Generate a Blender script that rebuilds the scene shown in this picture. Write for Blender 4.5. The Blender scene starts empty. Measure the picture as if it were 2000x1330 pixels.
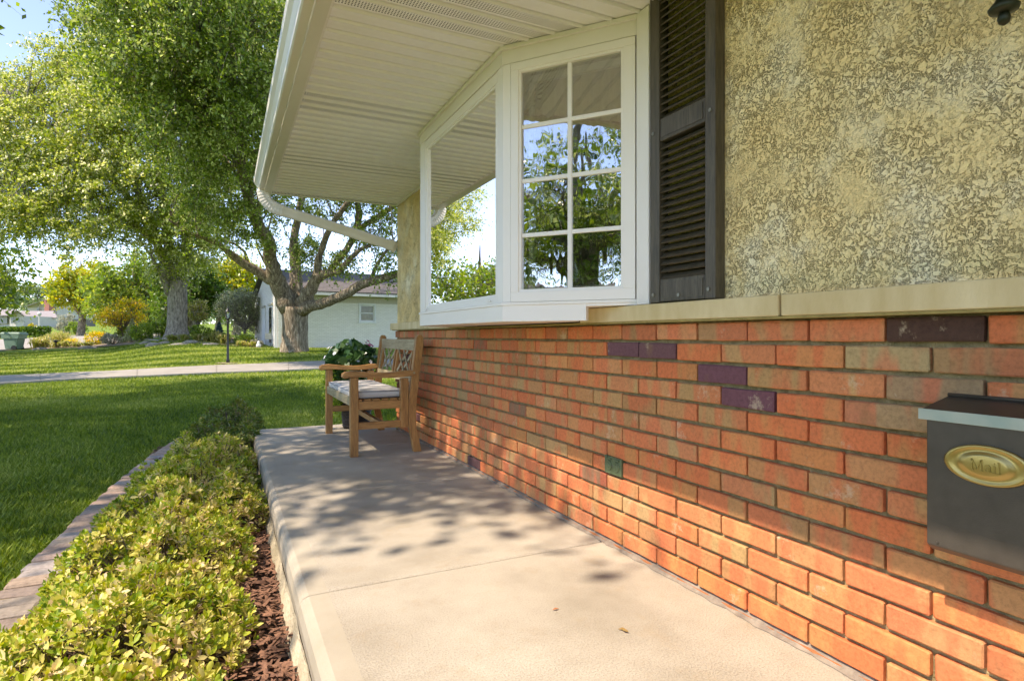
import bpy, math, random
import numpy as np
from mathutils import Vector, noise as mnoise
R = math.radians
rng = np.random.default_rng(7)
random.seed(11)
scene = bpy.context.scene
col = scene.collection

# ------------------------------------------------------------------ camera
YAW = math.atan(560/1150)
cam_d = bpy.data.cameras.new('camera'); cam = bpy.data.objects.new('camera', cam_d); col.objects.link(cam)
cam.location = (0, 0, .87); cam.rotation_euler = (R(90), 0, -YAW)
cam_d.sensor_width = 36; cam_d.lens = 1150/2000*36; cam_d.shift_y = -.0045
cam_d.clip_start = .05; cam_d.clip_end = 2000
scene.camera = cam

# ------------------------------------------------------------------ sky and sun
SUN_DIR = Vector((-1, -.20, 1.53)).normalized()          # towards the sun
SUN_EL = math.asin(SUN_DIR.z)
world = bpy.data.worlds.new('World'); scene.world = world; world.use_nodes = True
wn = world.node_tree.nodes; wl = world.node_tree.links
bg = wn['Background']; sky = wn.new('ShaderNodeTexSky'); sky.sky_type = 'NISHITA'; sky.sun_disc = False
sky.sun_elevation = SUN_EL; sky.sun_rotation = math.atan2(SUN_DIR.x, SUN_DIR.y)
sky.air_density = .58; sky.dust_density = 0; sky.ozone_density = 1.8
wl.new(sky.outputs[0], bg.inputs[0]); bg.inputs[1].default_value = .15
sd = bpy.data.lights.new('sun', 'SUN'); sd.energy = 2.0; sd.angle = R(.53); sd.color = (1, .98, .92)
sun = bpy.data.objects.new('sun', sd); col.objects.link(sun)
sun.rotation_euler = SUN_DIR.to_track_quat('Z', 'Y').to_euler()
sun.location = (-20, -4, 30)
vs = scene.view_settings
vs.view_transform = 'Standard'; vs.look = 'None'; vs.gamma = 1; vs.use_curve_mapping = False
vs.exposure = 1.93
vs.use_white_balance = True; vs.white_balance_temperature = 8000; vs.white_balance_tint = 19
scene.cycles.max_bounces = 10; scene.cycles.transparent_max_bounces = 12; scene.cycles.diffuse_bounces = 5

# ------------------------------------------------------------------ helpers: properties and meshes
def tag(o, label=None, cat=None, group=None, kind=None):
    for k, v in (('label', label), ('category', cat), ('group', group), ('kind', kind)):
        if v: o[k] = v
    return o
def empty(name, loc=(0, 0, 0), rz=0):
    o = bpy.data.objects.new(name, None); col.objects.link(o); o.location = loc; o.rotation_euler = (0, 0, rz)
    o.empty_display_size = .1
    return o
def link(name, me, m, parent=None):
    o = bpy.data.objects.new(name, me); col.objects.link(o)
    if m is not None and not me.materials: me.materials.append(m)
    if parent is not None: o.parent = parent
    return o
class MB:
    def __init__(s): s.v = []; s.f = []
    def add(s, vs_, fs):
        b = len(s.v); s.v += [tuple(p) for p in vs_]; s.f += [tuple(i+b for i in f) for f in fs]; return s
    def box(s, x0, x1, y0, y1, z0, z1):
        v = [(x, y, z) for z in (z0, z1) for y in (y0, y1) for x in (x0, x1)]
        return s.add(v, [(0, 2, 3, 1), (4, 5, 7, 6), (0, 1, 5, 4), (2, 6, 7, 3), (0, 4, 6, 2), (1, 3, 7, 5)])
    def obox(s, p, e, n, s0, s1, d0, d1, z0, z1):
        # box in a plan frame: origin p, along e, outward n
        v = []
        for z in (z0, z1):
            for d in (d0, d1):
                for a in (s0, s1): v.append((p[0]+e[0]*a+n[0]*d, p[1]+e[1]*a+n[1]*d, z))
        return s.add(v, [(0, 2, 3, 1), (4, 5, 7, 6), (0, 1, 5, 4), (2, 6, 7, 3), (0, 4, 6, 2), (1, 3, 7, 5)])
    def beam(s, a, b, w, h, up=(0, 0, 1)):
        a, b = Vector(a), Vector(b); t = (b-a).normalized(); u = Vector(up); sd_ = t.cross(u).normalized(); u = sd_.cross(t).normalized()
        v = []
        for p in (a, b):
            for i, j in ((-1, -1), (1, -1), (1, 1), (-1, 1)): v.append(p+sd_*(i*w/2)+u*(j*h/2))
        return s.add(v, [(0, 1, 2, 3), (7, 6, 5, 4), (0, 4, 5, 1), (1, 5, 6, 2), (2, 6, 7, 3), (3, 7, 4, 0)])
    def prism(s, poly, axis, a0, a1):
        # polygon in the two other axes extruded along axis
        def P(p, a):
            if axis == 'x': return (a, p[0], p[1])
            if axis == 'y': return (p[0], a, p[1])
            return (p[0], p[1], a)
        n = len(poly); v = [P(p, a0) for p in poly]+[P(p, a1) for p in poly]
        f = [tuple(range(n)), tuple(range(2*n-1, n-1, -1))]+[(i, i+n, (i+1) % n+n, (i+1) % n) for i in range(n)]
        return s.add(v, f)
    def tube(s, pts, rad, n=8, wob=0, cap=True):
        pts = [Vector(p) for p in pts]; v = []; f = []
        for i, p in enumerate(pts):
            t = (pts[min(i+1, len(pts)-1)]-pts[max(i-1, 0)]).normalized()
            a = t.cross(Vector((.31, .2, .93))) if abs(t.z) < .9 else t.cross(Vector((1, 0, .1)))
            a.normalize(); b = t.cross(a)
            for k in range(n):
                q = 2*math.pi*k/n; r = rad[i]
                if wob: r *= 1+wob*mnoise.noise(Vector((math.cos(q)*2.6, math.sin(q)*2.6, p.z*.12)))+wob*.5*mnoise.noise(Vector((math.cos(q)*6, math.sin(q)*6, p.z*.3)))
                v.append(p+a*(math.cos(q)*r)+b*(math.sin(q)*r))
        for i in range(len(pts)-1):
            for k in range(n):
                k2 = (k+1) % n; f.append((i*n+k, i*n+k2, (i+1)*n+k2, (i+1)*n+k))
        if cap: f.append(tuple(range(n-1, -1, -1))); f.append(tuple((len(pts)-1)*n+k for k in range(n)))
        return s.add(v, f)
    def lathe(s, prof, c=(0, 0, 0), n=20, sx=1, sy=1):
        v = []; f = []
        for r, z in prof:
            for k in range(n):
                q = 2*math.pi*k/n; v.append((c[0]+r*sx*math.cos(q), c[1]+r*sy*math.sin(q), c[2]+z))
        for i in range(len(prof)-1):
            for k in range(n):
                k2 = (k+1) % n; f.append((i*n+k, i*n+k2, (i+1)*n+k2, (i+1)*n+k))
        f.append(tuple(range(n-1, -1, -1))); f.append(tuple((len(prof)-1)*n+k for k in range(n)))
        return s.add(v, f)
    def mesh(s, name, smooth=False):
        me = bpy.data.meshes.new(name); me.from_pydata([tuple(p) for p in s.v], [], s.f)
        if smooth: me.polygons.foreach_set('use_smooth', [True]*len(me.polygons))
        return me
    def build(s, name, m, parent=None, bevel=0, smooth=False, label=None, seg=2):
        o = link(name, s.mesh(name, smooth), m, parent)
        if bevel:
            b = o.modifiers.new('bevel', 'BEVEL'); b.width = bevel; b.segments = seg; b.limit_method = 'ANGLE'; b.angle_limit = R(35)
        if label: o['label'] = label
        return o
def np_mesh(name, verts, faces_per, nper, rnd=None, smooth=False):
    """verts (N,k,3): N pieces of k vertices; faces_per: list of index tuples (all same length nper)."""
    N, k, _ = verts.shape; F = np.array(faces_per); nf = len(F)
    me = bpy.data.meshes.new(name)
    me.vertices.add(N*k); me.vertices.foreach_set('co', verts.reshape(-1).astype(np.float32))
    idx = (F[None, :, :]+(np.arange(N)*k)[:, None, None]).reshape(-1)
    me.loops.add(len(idx)); me.loops.foreach_set('vertex_index', idx.astype(np.int32))
    me.polygons.add(N*nf); me.polygons.foreach_set('loop_start', (np.arange(N*nf)*nper).astype(np.int32))
    me.polygons.foreach_set('loop_total', np.full(N*nf, nper, np.int32))
    if smooth: me.polygons.foreach_set('use_smooth', np.ones(N*nf, bool))
    me.update(calc_edges=True)
    if rnd is not None:
        a = me.attributes.new('rnd', 'FLOAT', 'FACE'); a.data.foreach_set('value', np.repeat(rnd, nf).astype(np.float32))
    return me

# ------------------------------------------------------------------ materials
def newmat(name):
    m = bpy.data.materials.new(name); m.use_nodes = True; nt = m.node_tree
    return m, nt.nodes, nt.links, nt.nodes['Principled BSDF']
def nd(ns, t, **kw):
    n = ns.new('ShaderNode'+t)
    for k, v in kw.items():
        if isinstance(k, str) and hasattr(n, k): setattr(n, k, v)
        else: n.inputs[k].default_value = v
    return n
def ramp(ns, stops, interp='LINEAR'):
    n = ns.new('ShaderNodeValToRGB'); n.color_ramp.interpolation = interp; e = n.color_ramp.elements
    while len(e) < len(stops): e.new(.5)
    for i, (p, c) in enumerate(stops):
        e[i].position = p; e[i].color = (c[0], c[1], c[2], 1) if not isinstance(c, (int, float)) else (c, c, c, 1)
    return n
def noise(ns, ls, vec, scale, detail=4, rough=.55, dist=0):
    n = ns.new('ShaderNodeTexNoise'); n.inputs['Scale'].default_value = scale; n.inputs['Detail'].default_value = detail
    n.inputs['Roughness'].default_value = rough; n.inputs['Distortion'].default_value = dist
    if vec is not None: ls.new(vec, n.inputs['Vector'])
    return n
def mapping(ns, ls, src, scale=(1, 1, 1), rot=(0, 0, 0)):
    mp = ns.new('ShaderNodeMapping'); mp.inputs['Scale'].default_value = scale; mp.inputs['Rotation'].default_value = rot
    ls.new(src, mp.inputs['Vector']); return mp.outputs[0]
def mixc(ns, ls, fac, a, b, mode='MIX'):
    n = ns.new('ShaderNodeMix'); n.data_type = 'RGBA'; n.blend_type = mode
    for sock, val in ((n.inputs[0], fac), (n.inputs[6], a), (n.inputs[7], b)):
        if isinstance(val, (int, float)): sock.default_value = val
        elif isinstance(val, tuple): sock.default_value = (*val[:3], 1)
        else: ls.new(val, sock)
    return n.outputs[2]
def bump(ns, ls, h, strength, dist, normal=None):
    b = ns.new('ShaderNodeBump'); b.inputs['Strength'].default_value = strength; b.inputs['Distance'].default_value = dist
    ls.new(h, b.inputs['Height'])
    if normal is not None: ls.new(normal, b.inputs['Normal'])
    return b.outputs[0]
def simple(name, c1, c2=None, scale=8, rough=.6, bs=60, bstr=.25, bdist=.002, metal=0, stretch=(1, 1, 1), spec=.5, detail=5, coords='Object'):
    m, ns, ls, p = newmat(name); tc = ns.new('ShaderNodeTexCoord'); vec = mapping(ns, ls, tc.outputs[coords], stretch)
    if c2 is None: c2 = tuple(x*.8 for x in c1)
    n = noise(ns, ls, vec, scale, detail)
    r = ramp(ns, [(.3, c1), (.7, c2)]); ls.new(n.outputs[0], r.inputs[0]); ls.new(r.outputs[0], p.inputs['Base Color'])
    p.inputs['Roughness'].default_value = rough; p.inputs['Metallic'].default_value = metal; p.inputs['Specular IOR Level'].default_value = spec
    if bstr:
        n2 = noise(ns, ls, vec, bs, 4); ls.new(bump(ns, ls, n2.outputs[0], bstr, bdist), p.inputs['Normal'])
    return m

def m_brick():
    m, ns, ls, p = newmat('brick_clay'); tc = ns.new('ShaderNodeTexCoord'); oi = ns.new('ShaderNodeObjectInfo')
    add = nd(ns, 'VectorMath', operation='MULTIPLY_ADD'); comb = ns.new('ShaderNodeCombineXYZ')
    for i in range(3): ls.new(oi.outputs['Random'], comb.inputs[i])
    ls.new(comb.outputs[0], add.inputs[0]); add.inputs[1].default_value = (37, 91, 53); ls.new(tc.outputs['Object'], add.inputs[2])
    v = add.outputs[0]
    flash = noise(ns, ls, mapping(ns, ls, v, (1, 1, .25)), 14, 2, .4)
    r1 = ramp(ns, [(.44, 0.), (.54, 1.)]); ls.new(flash.outputs[0], r1.inputs[0])
    warm = mixc(ns, ls, .6, oi.outputs['Color'], (.66, .165, .065)); cool = mixc(ns, ls, .35, oi.outputs['Color'], (.50, .29, .105))
    c = mixc(ns, ls, r1.outputs[0], cool, warm)
    # keep dark bricks dark: mix by brightness
    bw = ns.new('ShaderNodeRGBToBW'); ls.new(oi.outputs['Color'], bw.inputs[0])
    gt = nd(ns, 'Math', operation='GREATER_THAN'); ls.new(bw.outputs[0], gt.inputs[0]); gt.inputs[1].default_value = .1
    c = mixc(ns, ls, gt.outputs[0], oi.outputs['Color'], c)
    g = noise(ns, ls, v, 90, 5, .7); r2 = ramp(ns, [(.30, .72), (.5, .98), (.7, 1.12)]); ls.new(g.outputs[0], r2.inputs[0])
    c = mixc(ns, ls, 1., c, r2.outputs[0], 'MULTIPLY')
    pale = noise(ns, ls, v, 220, 3, .8); r3 = ramp(ns, [(.7, 0.), (.78, .45)]); ls.new(pale.outputs[0], r3.inputs[0])
    c = mixc(ns, ls, r3.outputs[0], c, (.55, .42, .28))
    big = noise(ns, ls, v, 9, 3, .6); r4 = ramp(ns, [(.62, 0.), (.8, .5)]); ls.new(big.outputs[0], r4.inputs[0])
    c = mixc(ns, ls, r4.outputs[0], c, (.26, .16, .07))
    lim = noise(ns, ls, v, 5, 6, .8); r5 = ramp(ns, [(.60, 0.), (.68, .55)]); ls.new(lim.outputs[0], r5.inputs[0]); c = mixc(ns, ls, r5.outputs[0], c, (.60, .48, .32))
    ls.new(c, p.inputs['Base Color']); p.inputs['Roughness'].default_value = .82; p.inputs['Specular IOR Level'].default_value = .25
    h1 = noise(ns, ls, v, 170, 6, .75); h2 = noise(ns, ls, v, 30, 3)
    nrm = bump(ns, ls, h2.outputs[0], .5, .006); ls.new(bump(ns, ls, h1.outputs[0], .6, .0025, nrm), p.inputs['Normal'])
    return m

def m_stucco(name, ca, cb, cc, scale=1.0):
    m, ns, ls, p = newmat(name); tc = ns.new('ShaderNodeTexCoord'); v = tc.outputs['Object']
    warp = noise(ns, ls, v, 28*scale, 3, .6)
    off = nd(ns, 'VectorMath', operation='MULTIPLY_ADD'); ls.new(warp.outputs['Color'], off.inputs[0]); off.inputs[1].default_value = (.05, .05, .05); ls.new(v, off.inputs[2])
    wn_ = noise(ns, ls, off.outputs[0], 68*scale, 3, .55)
    # worm-like grooves: |noise-.5| small
    sb = nd(ns, 'Math', operation='SUBTRACT'); ls.new(wn_.outputs[0], sb.inputs[0]); sb.inputs[1].default_value = .5
    ab = nd(ns, 'Math', operation='ABSOLUTE'); ls.new(sb.outputs[0], ab.inputs[0])
    gr = ramp(ns, [(0, 0.), (.02, .4), (.06, 1.)]); ls.new(ab.outputs[0], gr.inputs[0])
    where = noise(ns, ls, v, 7*scale, 5, .7); wr = ramp(ns, [(.40, .12), (.60, 1.)]); ls.new(where.outputs[0], wr.inputs[0])
    gmask = mixc(ns, ls, wr.outputs[0], (1., 1., 1.), gr.outputs[0])
    tone = noise(ns, ls, v, 3.2, 5, .65); tr = ramp(ns, [(.34, ca), (.5, cb), (.66, cc)]); ls.new(tone.outputs[0], tr.inputs[0])
    fine = noise(ns, ls, v, 150*scale, 4, .7); fr = ramp(ns, [(.32, .76), (.62, 1.12)]); ls.new(fine.outputs[0], fr.inputs[0])
    c = mixc(ns, ls, 1., tr.outputs[0], fr.outputs[0], 'MULTIPLY')
    groove_tint = mixc(ns, ls, gmask, (.20, .115, .03), (1., 1., 1.))  # brown tint laid into the worm grooves
    groove_tint = mixc(ns, ls, .34, (1., 1., 1.), groove_tint)
    c = mixc(ns, ls, 1., c, groove_tint, 'MULTIPLY')
    ls.new(c, p.inputs['Base Color']); p.inputs['Roughness'].default_value = .95; p.inputs['Specular IOR Level'].default_value = .1
    n1 = bump(ns, ls, gmask, 1., .009); n2 = bump(ns, ls, fine.outputs[0], .7, .005, n1); ls.new(n2, p.inputs['Normal'])
    return m

def m_wood(name, c1, c2, c3=None, axis=2):
    m, ns, ls, p = newmat(name); tc = ns.new('ShaderNodeTexCoord')
    sc = [26, 26, 26]; sc[axis] = 2.2; v = mapping(ns, ls, tc.outputs['Object'], tuple(sc))
    n = noise(ns, ls, v, 1.5, 6, .65, 1.2); r = ramp(ns, [(.3, c2), (.5, c1), (.72, c3 or tuple(x*1.25 for x in c1))]); ls.new(n.outputs[0], r.inputs[0])
    n2 = noise(ns, ls, v, 9, 4, .7); r2 = ramp(ns, [(.35, .65), (.55, 1.)]); ls.new(n2.outputs[0], r2.inputs[0])
    c = mixc(ns, ls, 1., r.outputs[0], r2.outputs[0], 'MULTIPLY'); ls.new(c, p.inputs['Base Color'])
    p.inputs['Roughness'].default_value = .5
    ls.new(bump(ns, ls, n2.outputs[0], .25, .001), p.inputs['Normal'])
    return m

def m_leaf(name, stops, trans=.35, rough=.38, noise_scale=.5, spec=.55):
    """stops: colours along the per-leaf random value"""
    m, ns, ls, p = newmat(name); at = ns.new('ShaderNodeAttribute'); at.attribute_name = 'rnd'
    tc = ns.new('ShaderNodeTexCoord'); n = noise(ns, ls, tc.outputs['Object'], noise_scale, 2)
    ad = nd(ns, 'Math', operation='MULTIPLY_ADD'); ls.new(n.outputs[0], ad.inputs[0]); ad.inputs[1].default_value = .7
    sb = nd(ns, 'Math', operation='SUBTRACT'); ls.new(at.outputs['Fac'], sb.inputs[0]); sb.inputs[1].default_value = .35
    ls.new(sb.outputs[0], ad.inputs[2])
    k = len(stops); r = ramp(ns, [(i/(k-1), c) for i, c in enumerate(stops)]); ls.new(ad.outputs[0], r.inputs[0])
    ls.new(r.outputs[0], p.inputs['Base Color']); p.inputs['Roughness'].default_value = rough; p.inputs['Specular IOR Level'].default_value = spec
    tr = ns.new('ShaderNodeBsdfTranslucent'); br = nd(ns, 'HueSaturation'); br.inputs['Value'].default_value = 1.5; br.inputs['Saturation'].default_value = 1.1; br.inputs['Hue'].default_value = .49
    ls.new(r.outputs[0], br.inputs['Color']); ls.new(br.outputs[0], tr.inputs[0])
    mx = ns.new('ShaderNodeMixShader'); mx.inputs[0].default_value = trans; ls.new(p.outputs[0], mx.inputs[1]); ls.new(tr.outputs[0], mx.inputs[2])
    ls.new(mx.outputs[0], ns['Material Output'].inputs[0])
    return m

def m_bark(name, c1, c2, sc=1.0):
    m, ns, ls, p = newmat(name); tc = ns.new('ShaderNodeTexCoord'); v = mapping(ns, ls, tc.outputs['Object'], (7*sc, 7*sc, 1.3*sc))
    n = noise(ns, ls, v, 2.2, 6, .7, .6); r = ramp(ns, [(.36, tuple(x*.35 for x in c1)), (.5, c1), (.66, c2)]); ls.new(n.outputs[0], r.inputs[0])
    ls.new(r.outputs[0], p.inputs['Base Color']); p.inputs['Roughness'].default_value = .9
    ls.new(bump(ns, ls, n.outputs[0], 1., .07), p.inputs['Normal'])
    return m

def m_concrete_porch():
    m, ns, ls, p = newmat('porch_concrete'); tc = ns.new('ShaderNodeTexCoord'); geo = ns.new('ShaderNodeNewGeometry')
    v = geo.outputs['Position']; n = noise(ns, ls, v, 2.2, 5, .6)
    r = ramp(ns, [(.3, (.335, .295, .225)), (.5, (.42, .375, .295)), (.7, (.485, .445, .355))]); ls.new(n.outputs[0], r.inputs[0])
    # smooth trowelled margin along the outer edge, broomed field inside
    sep = ns.new('ShaderNodeSeparateXYZ'); ls.new(v, sep.inputs[0])
    gt = nd(ns, 'Math', operation='GREATER_THAN'); ls.new(sep.outputs[0], gt.inputs[0]); gt.inputs[1].default_value = .315
    grit = noise(ns, ls, v, 210, 5, .85); gr = ramp(ns, [(.34, .62), (.50, 1.), (.7, 1.05)]); ls.new(grit.outputs[0], gr.inputs[0])
    grf = mixc(ns, ls, gt.outputs[0], mixc(ns, ls, .8, gr.outputs[0], (.86, .86, .86)), gr.outputs[0])
    c = mixc(ns, ls, 1., r.outputs[0], grf, 'MULTIPLY')
    st = noise(ns, ls, v, 5, 7, .75); sr = ramp(ns, [(.54, 0.), (.72, .5)]); ls.new(st.outputs[0], sr.inputs[0])
    c = mixc(ns, ls, sr.outputs[0], c, (.35, .27, .17))
    edge = mixc(ns, ls, gt.outputs[0], mixc(ns, ls, .25, c, (.40, .35, .25)), c)
    ls.new(edge, p.inputs['Base Color']); p.inputs['Roughness'].default_value = .85; p.inputs['Specular IOR Level'].default_value = .25
    ls.new(bump(ns, ls, grf, .7, .003, bump(ns, ls, n.outputs[0], .3, .01)), p.inputs['Normal'])
    return m

def m_soffit(perf):
    m, ns, ls, p = newmat('soffit_perforated' if perf else 'soffit_vinyl'); tc = ns.new('ShaderNodeTexCoord')
    n = noise(ns, ls, mapping(ns, ls, tc.outputs['Object'], (1.5, 8, 8)), 3, 4); r = ramp(ns, [(.3, (.88, .85, .83)), (.7, (.92, .90, .88))]); ls.new(n.outputs[0], r.inputs[0])
    c = r.outputs[0]
    if perf:
        vor = ns.new('ShaderNodeTexVoronoi'); vor.inputs['Randomness'].default_value = 0; vor.inputs['Scale'].default_value = 1
        ls.new(mapping(ns, ls, tc.outputs['Object'], (1/.0115, 1/.0115, .01)), vor.inputs['Vector'])
        rr = ramp(ns, [(.26, 1.), (.30, 0.)]); ls.new(vor.outputs['Distance'], rr.inputs[0])
        # only the flat middle of the strip is punched
        sp = ns.new('ShaderNodeSeparateXYZ'); ls.new(tc.outputs['Object'], sp.inputs[0])
        a = nd(ns, 'Math', operation='ABSOLUTE'); ls.new(sp.outputs[1], a.inputs[0]); l = nd(ns, 'Math', operation='LESS_THAN'); ls.new(a.outputs[0], l.inputs[0]); l.inputs[1].default_value = .031
        mu = nd(ns, 'Math', operation='MULTIPLY'); ls.new(rr.outputs[0], mu.inputs[0]); ls.new(l.outputs[0], mu.inputs[1])
        c = mixc(ns, ls, mu.outputs[0], c, (.03, .025, .02))
    ls.new(c, p.inputs['Base Color']); p.inputs['Roughness'].default_value = .5
    return m

def m_glass(name, wav=0., refl=.32):
    m, ns, ls, p = newmat(name); out = ns['Material Output']
    gl = ns.new('ShaderNodeBsdfGlossy'); gl.inputs['Roughness'].default_value = .004; gl.inputs['Color'].default_value = (.97, .97, 1, 1)
    tr = ns.new('ShaderNodeBsdfTransparent'); tr.inputs[0].default_value = (.82, .85, .80, 1)
    fr = ns.new('ShaderNodeFresnel'); fr.inputs[0].default_value = 1.5
    ad = nd(ns, 'Math', operation='ADD'); ls.new(fr.outputs[0], ad.inputs[0]); ad.inputs[1].default_value = refl; ad.use_clamp = True
    mx = ns.new('ShaderNodeMixShader'); ls.new(ad.outputs[0], mx.inputs[0]); ls.new(tr.outputs[0], mx.inputs[1]); ls.new(gl.outputs[0], mx.inputs[2])
    if wav:
        tc = ns.new('ShaderNodeTexCoord'); n = noise(ns, ls, mapping(ns, ls, tc.outputs['Object'], (5, 5, 2.6)), 2.2, 2, .5, .3)
        ls.new(bump(ns, ls, n.outputs[0], wav, .004), gl.inputs['Normal'])
    ls.new(mx.outputs[0], out.inputs[0])
    return m

def m_lawn():
    m, ns, ls, p = newmat('lawn_grass'); geo = ns.new('ShaderNodeNewGeometry'); v = geo.outputs['Position']
    n = noise(ns, ls, v, 40, 6, .8); n2 = noise(ns, ls, v, 1.2, 4, .6)
    r = ramp(ns, [(.3, (.05, .10, .012)), (.5, (.12, .20, .025)), (.7, (.24, .32, .06))]); ls.new(n.outputs[0], r.inputs[0])
    # mowing stripes: rolled grass leans one way or the other
    wv = ns.new('ShaderNodeTexWave'); wv.inputs['Scale'].default_value = .22; wv.inputs['Distortion'].default_value = .6; wv.bands_direction = 'X'
    ls.new(mapping(ns, ls, v, (1, 1, 1), (0, 0, R(-62))), wv.inputs['Vector'])
    wr = ramp(ns, [(.35, (.85, .9, .8)), (.65, (1.55, 1.35, 1.5))]); ls.new(wv.outputs[0], wr.inputs[0])
    c = mixc(ns, ls, 1., r.outputs[0], wr.outputs[0], 'MULTIPLY')
    r2 = ramp(ns, [(.35, (.8, .9, .8)), (.65, (1.25, 1.12, 1.))]); ls.new(n2.outputs[0], r2.inputs[0])
    c = mixc(ns, ls, 1., c, r2.outputs[0], 'MULTIPLY')
    ls.new(c, p.inputs['Base Color']); p.inputs['Roughness'].default_value = .9; p.inputs['Specular IOR Level'].default_value = .15
    ls.new(bump(ns, ls, n.outputs[0], 1., .05), p.inputs['Normal'])
    return m

M = dict(
    brick=m_brick(),
    mortar=simple('mortar', (.40, .31, .16), (.20, .155, .075), 30, .95, 160, 1., .006, spec=.1),
    stucco=m_stucco('stucco', (.90, .66, .30), (.94, .735, .37), (.95, .83, .55)),
    limestone=simple('limestone', (.74, .60, .35), (.56, .42, .20), 9, .85, 150, .5, .002, stretch=(1, 1, .35)),
    vinyl=simple('white_paint', (.88, .83, .77), (.85, .80, .74), 3, .38, 30, .06, .001),
    trim=simple('cream_paint', (.86, .82, .77), (.82, .77, .71), 4, .4, 50, .1, .001),
    gutter=simple('gutter_enamel', (.82, .78, .70), (.70, .66, .56), 3, .32, 80, .12, .001, stretch=(1, .3, 1)),
    soffit=m_soffit(False), soffit_p=m_soffit(True),
    shutter=m_wood('shutter_paint', (.085, .067, .042), (.045, .035, .021), (.13, .105, .07)),
    screw=simple('screw_steel', (.25, .24, .2), None, 20, .4, metal=.7),
    dark=simple('dark_void', (.015, .014, .01), None),
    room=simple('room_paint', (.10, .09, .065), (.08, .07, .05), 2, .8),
    curtain=m_wood('curtain_cloth', (.46, .40, .28), (.36, .30, .19), (.52, .46, .34)),
    glass=m_glass('window_glass', .0, .34), glass_w=m_glass('old_window_glass', .22, .30),
    teak=m_wood('teak_upright', (.40, .19, .055), (.22, .095, .025), (.50, .26, .085), 2),
    teak_x=m_wood('teak_across', (.42, .20, .06), (.24, .105, .028), (.52, .28, .09), 0),
    teak_y=m_wood('teak_lengthwise', (.42, .20, .06), (.24, .105, .028), (.52, .28, .09), 1),
    teak_grey=m_wood('weathered_teak', (.36, .29, .17), (.22, .165, .09), (.45, .38, .25), 1),
    cushion=simple('cushion_cloth', (.56, .54, .50), (.49, .47, .44), 12, .85, 500, .4, .0008),
    piping=simple('cushion_piping', (.36, .37, .40), None),
    bronze=simple('mailbox_bronze', (.085, .072, .058), (.066, .055, .044), 25, .42, 300, .3, .0008, metal=.35),
    verd=simple('verdigris_edge', (.30, .38, .33), (.42, .45, .38), 14, .5, 200, .2, .0006, metal=.3),
    brass=simple('brass', (.46, .34, .13), (.38, .27, .09), 12, .33, 200, .1, .0004, metal=.85),
    outlet=simple('outlet_patina', (.13, .17, .085), (.08, .11, .05), 40, .55, 120, .4, .001, metal=.3),
    lantern=simple('lantern_patina', (.02, .03, .012), (.035, .03, .014), 30, .4, 120, .4, .001, metal=.5),
    porch=m_concrete_porch(),
    riser=simple('riser_concrete', (.52, .46, .33), (.36, .31, .2), 6, .9, 60, .9, .01),
    path=simple('path_concrete', (.36, .33, .28), (.27, .25, .21), 2, .9, 60, .4, .006, coords='Object'),
    paver=simple('edging_paver', (.34, .27, .21), (.24, .19, .15), 9, .9, 70, .7, .004),
    mulch=simple('mulch_soil', (.075, .04, .026), (.035, .018, .012), 30, .95, 60, 1., .02),
    chip=simple('wood_chip', (.30, .15, .085), (.085, .04, .026), 70, .9, 60, .4, .002),
    lawn=m_lawn(),
    asphalt=simple('roof_shingle', (.17, .15, .14), (.11, .10, .095), 8, .95, 40, .6, .01),
    bark=m_bark('maple_bark', (.20, .155, .10), (.46, .40, .30)),
    bark2=m_bark('pale_bark', (.32, .28, .24), (.58, .53, .48), 1.4),
    twig=simple('twig', (.22, .17, .12), (.13, .10, .07), 20, .9),
    white_brick=simple('painted_brick', (.72, .74, .74), (.66, .68, .68), 3, .7, 20, .3, .004),
    batten=simple('frieze_paint', (.50, .47, .38), (.45, .42, .33), 5, .6),
    plastic=simple('bin_plastic', (.16, .27, .21), (.14, .24, .18), 6, .5),
    black=simple('black_metal', (.025, .027, .028), (.04, .04, .04), 30, .4, metal=.5),
    rock=simple('garden_rock', (.36, .33, .28), (.22, .2, .17), 6, .9, 20, .6, .03),
    wicker=simple('wicker_dark', (.035, .022, .014), (.02, .012, .008), 60, .6, 120, .8, .004),
)

# ------------------------------------------------------------------ ground shape
F_, H_ = 1150., .87; SA, CA = math.sin(YAW), math.cos(YAW)
TU = np.array([-900, 0, 180, 345, 575, 700, 1100.])
TD = np.array([0, 14, 20, 24.5, 27, 30, 36, 48, 62, 95, 220, 900.])
TZ = np.array([
    [-.28, -.28, -.20, -.08, -.02, .04, .12, .30, .62, 2.1, 5.5, 6],
    [-.28, -.28, -.20, -.08, -.02, .05, .14, .30, .62, 2.2, 5.5, 6],
    [-.28, -.28, -.18, -.02, .10, .24, .34, .50, .80, 2.3, 5.5, 6],
    [-.28, -.28, -.12, .20, .46, .84, .95, 1.0, 1.2, 2.3, 5.5, 6],
    [-.28, -.28, -.12, .22, .26, .30, .45, .7, 1.1, 2.2, 5.5, 6],
    [-.28, -.28, -.14, .14, .24, .28, .45, .7, 1.1, 2.2, 5.5, 6],
    [-.28, -.28, -.20, .0, .15, .2, .4, .7, 1.1, 2.2, 5.5, 6]])
def Hn(x, y):
    x = np.asarray(x, float); y = np.asarray(y, float)
    d = x*SA+y*CA; dd = np.clip(d, 1, 899); u = 1000+F_*(x*CA-y*SA)/dd; u = np.clip(u, TU[0], TU[-1])
    def sm(T, q):
        i = np.clip(np.searchsorted(T, q, side='right')-1, 0, len(T)-2); t = (q-T[i])/(T[i+1]-T[i]); return i, t
    i, a = sm(TU, u); a = a*a*(3-2*a); j, b = sm(TD, dd)
    z = (TZ[i, j]*(1-a)+TZ[i+1, j]*a)*(1-b)+(TZ[i, j+1]*(1-a)+TZ[i+1, j+1]*a)*b
    return np.where(d < 1, -.28, z)
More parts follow.
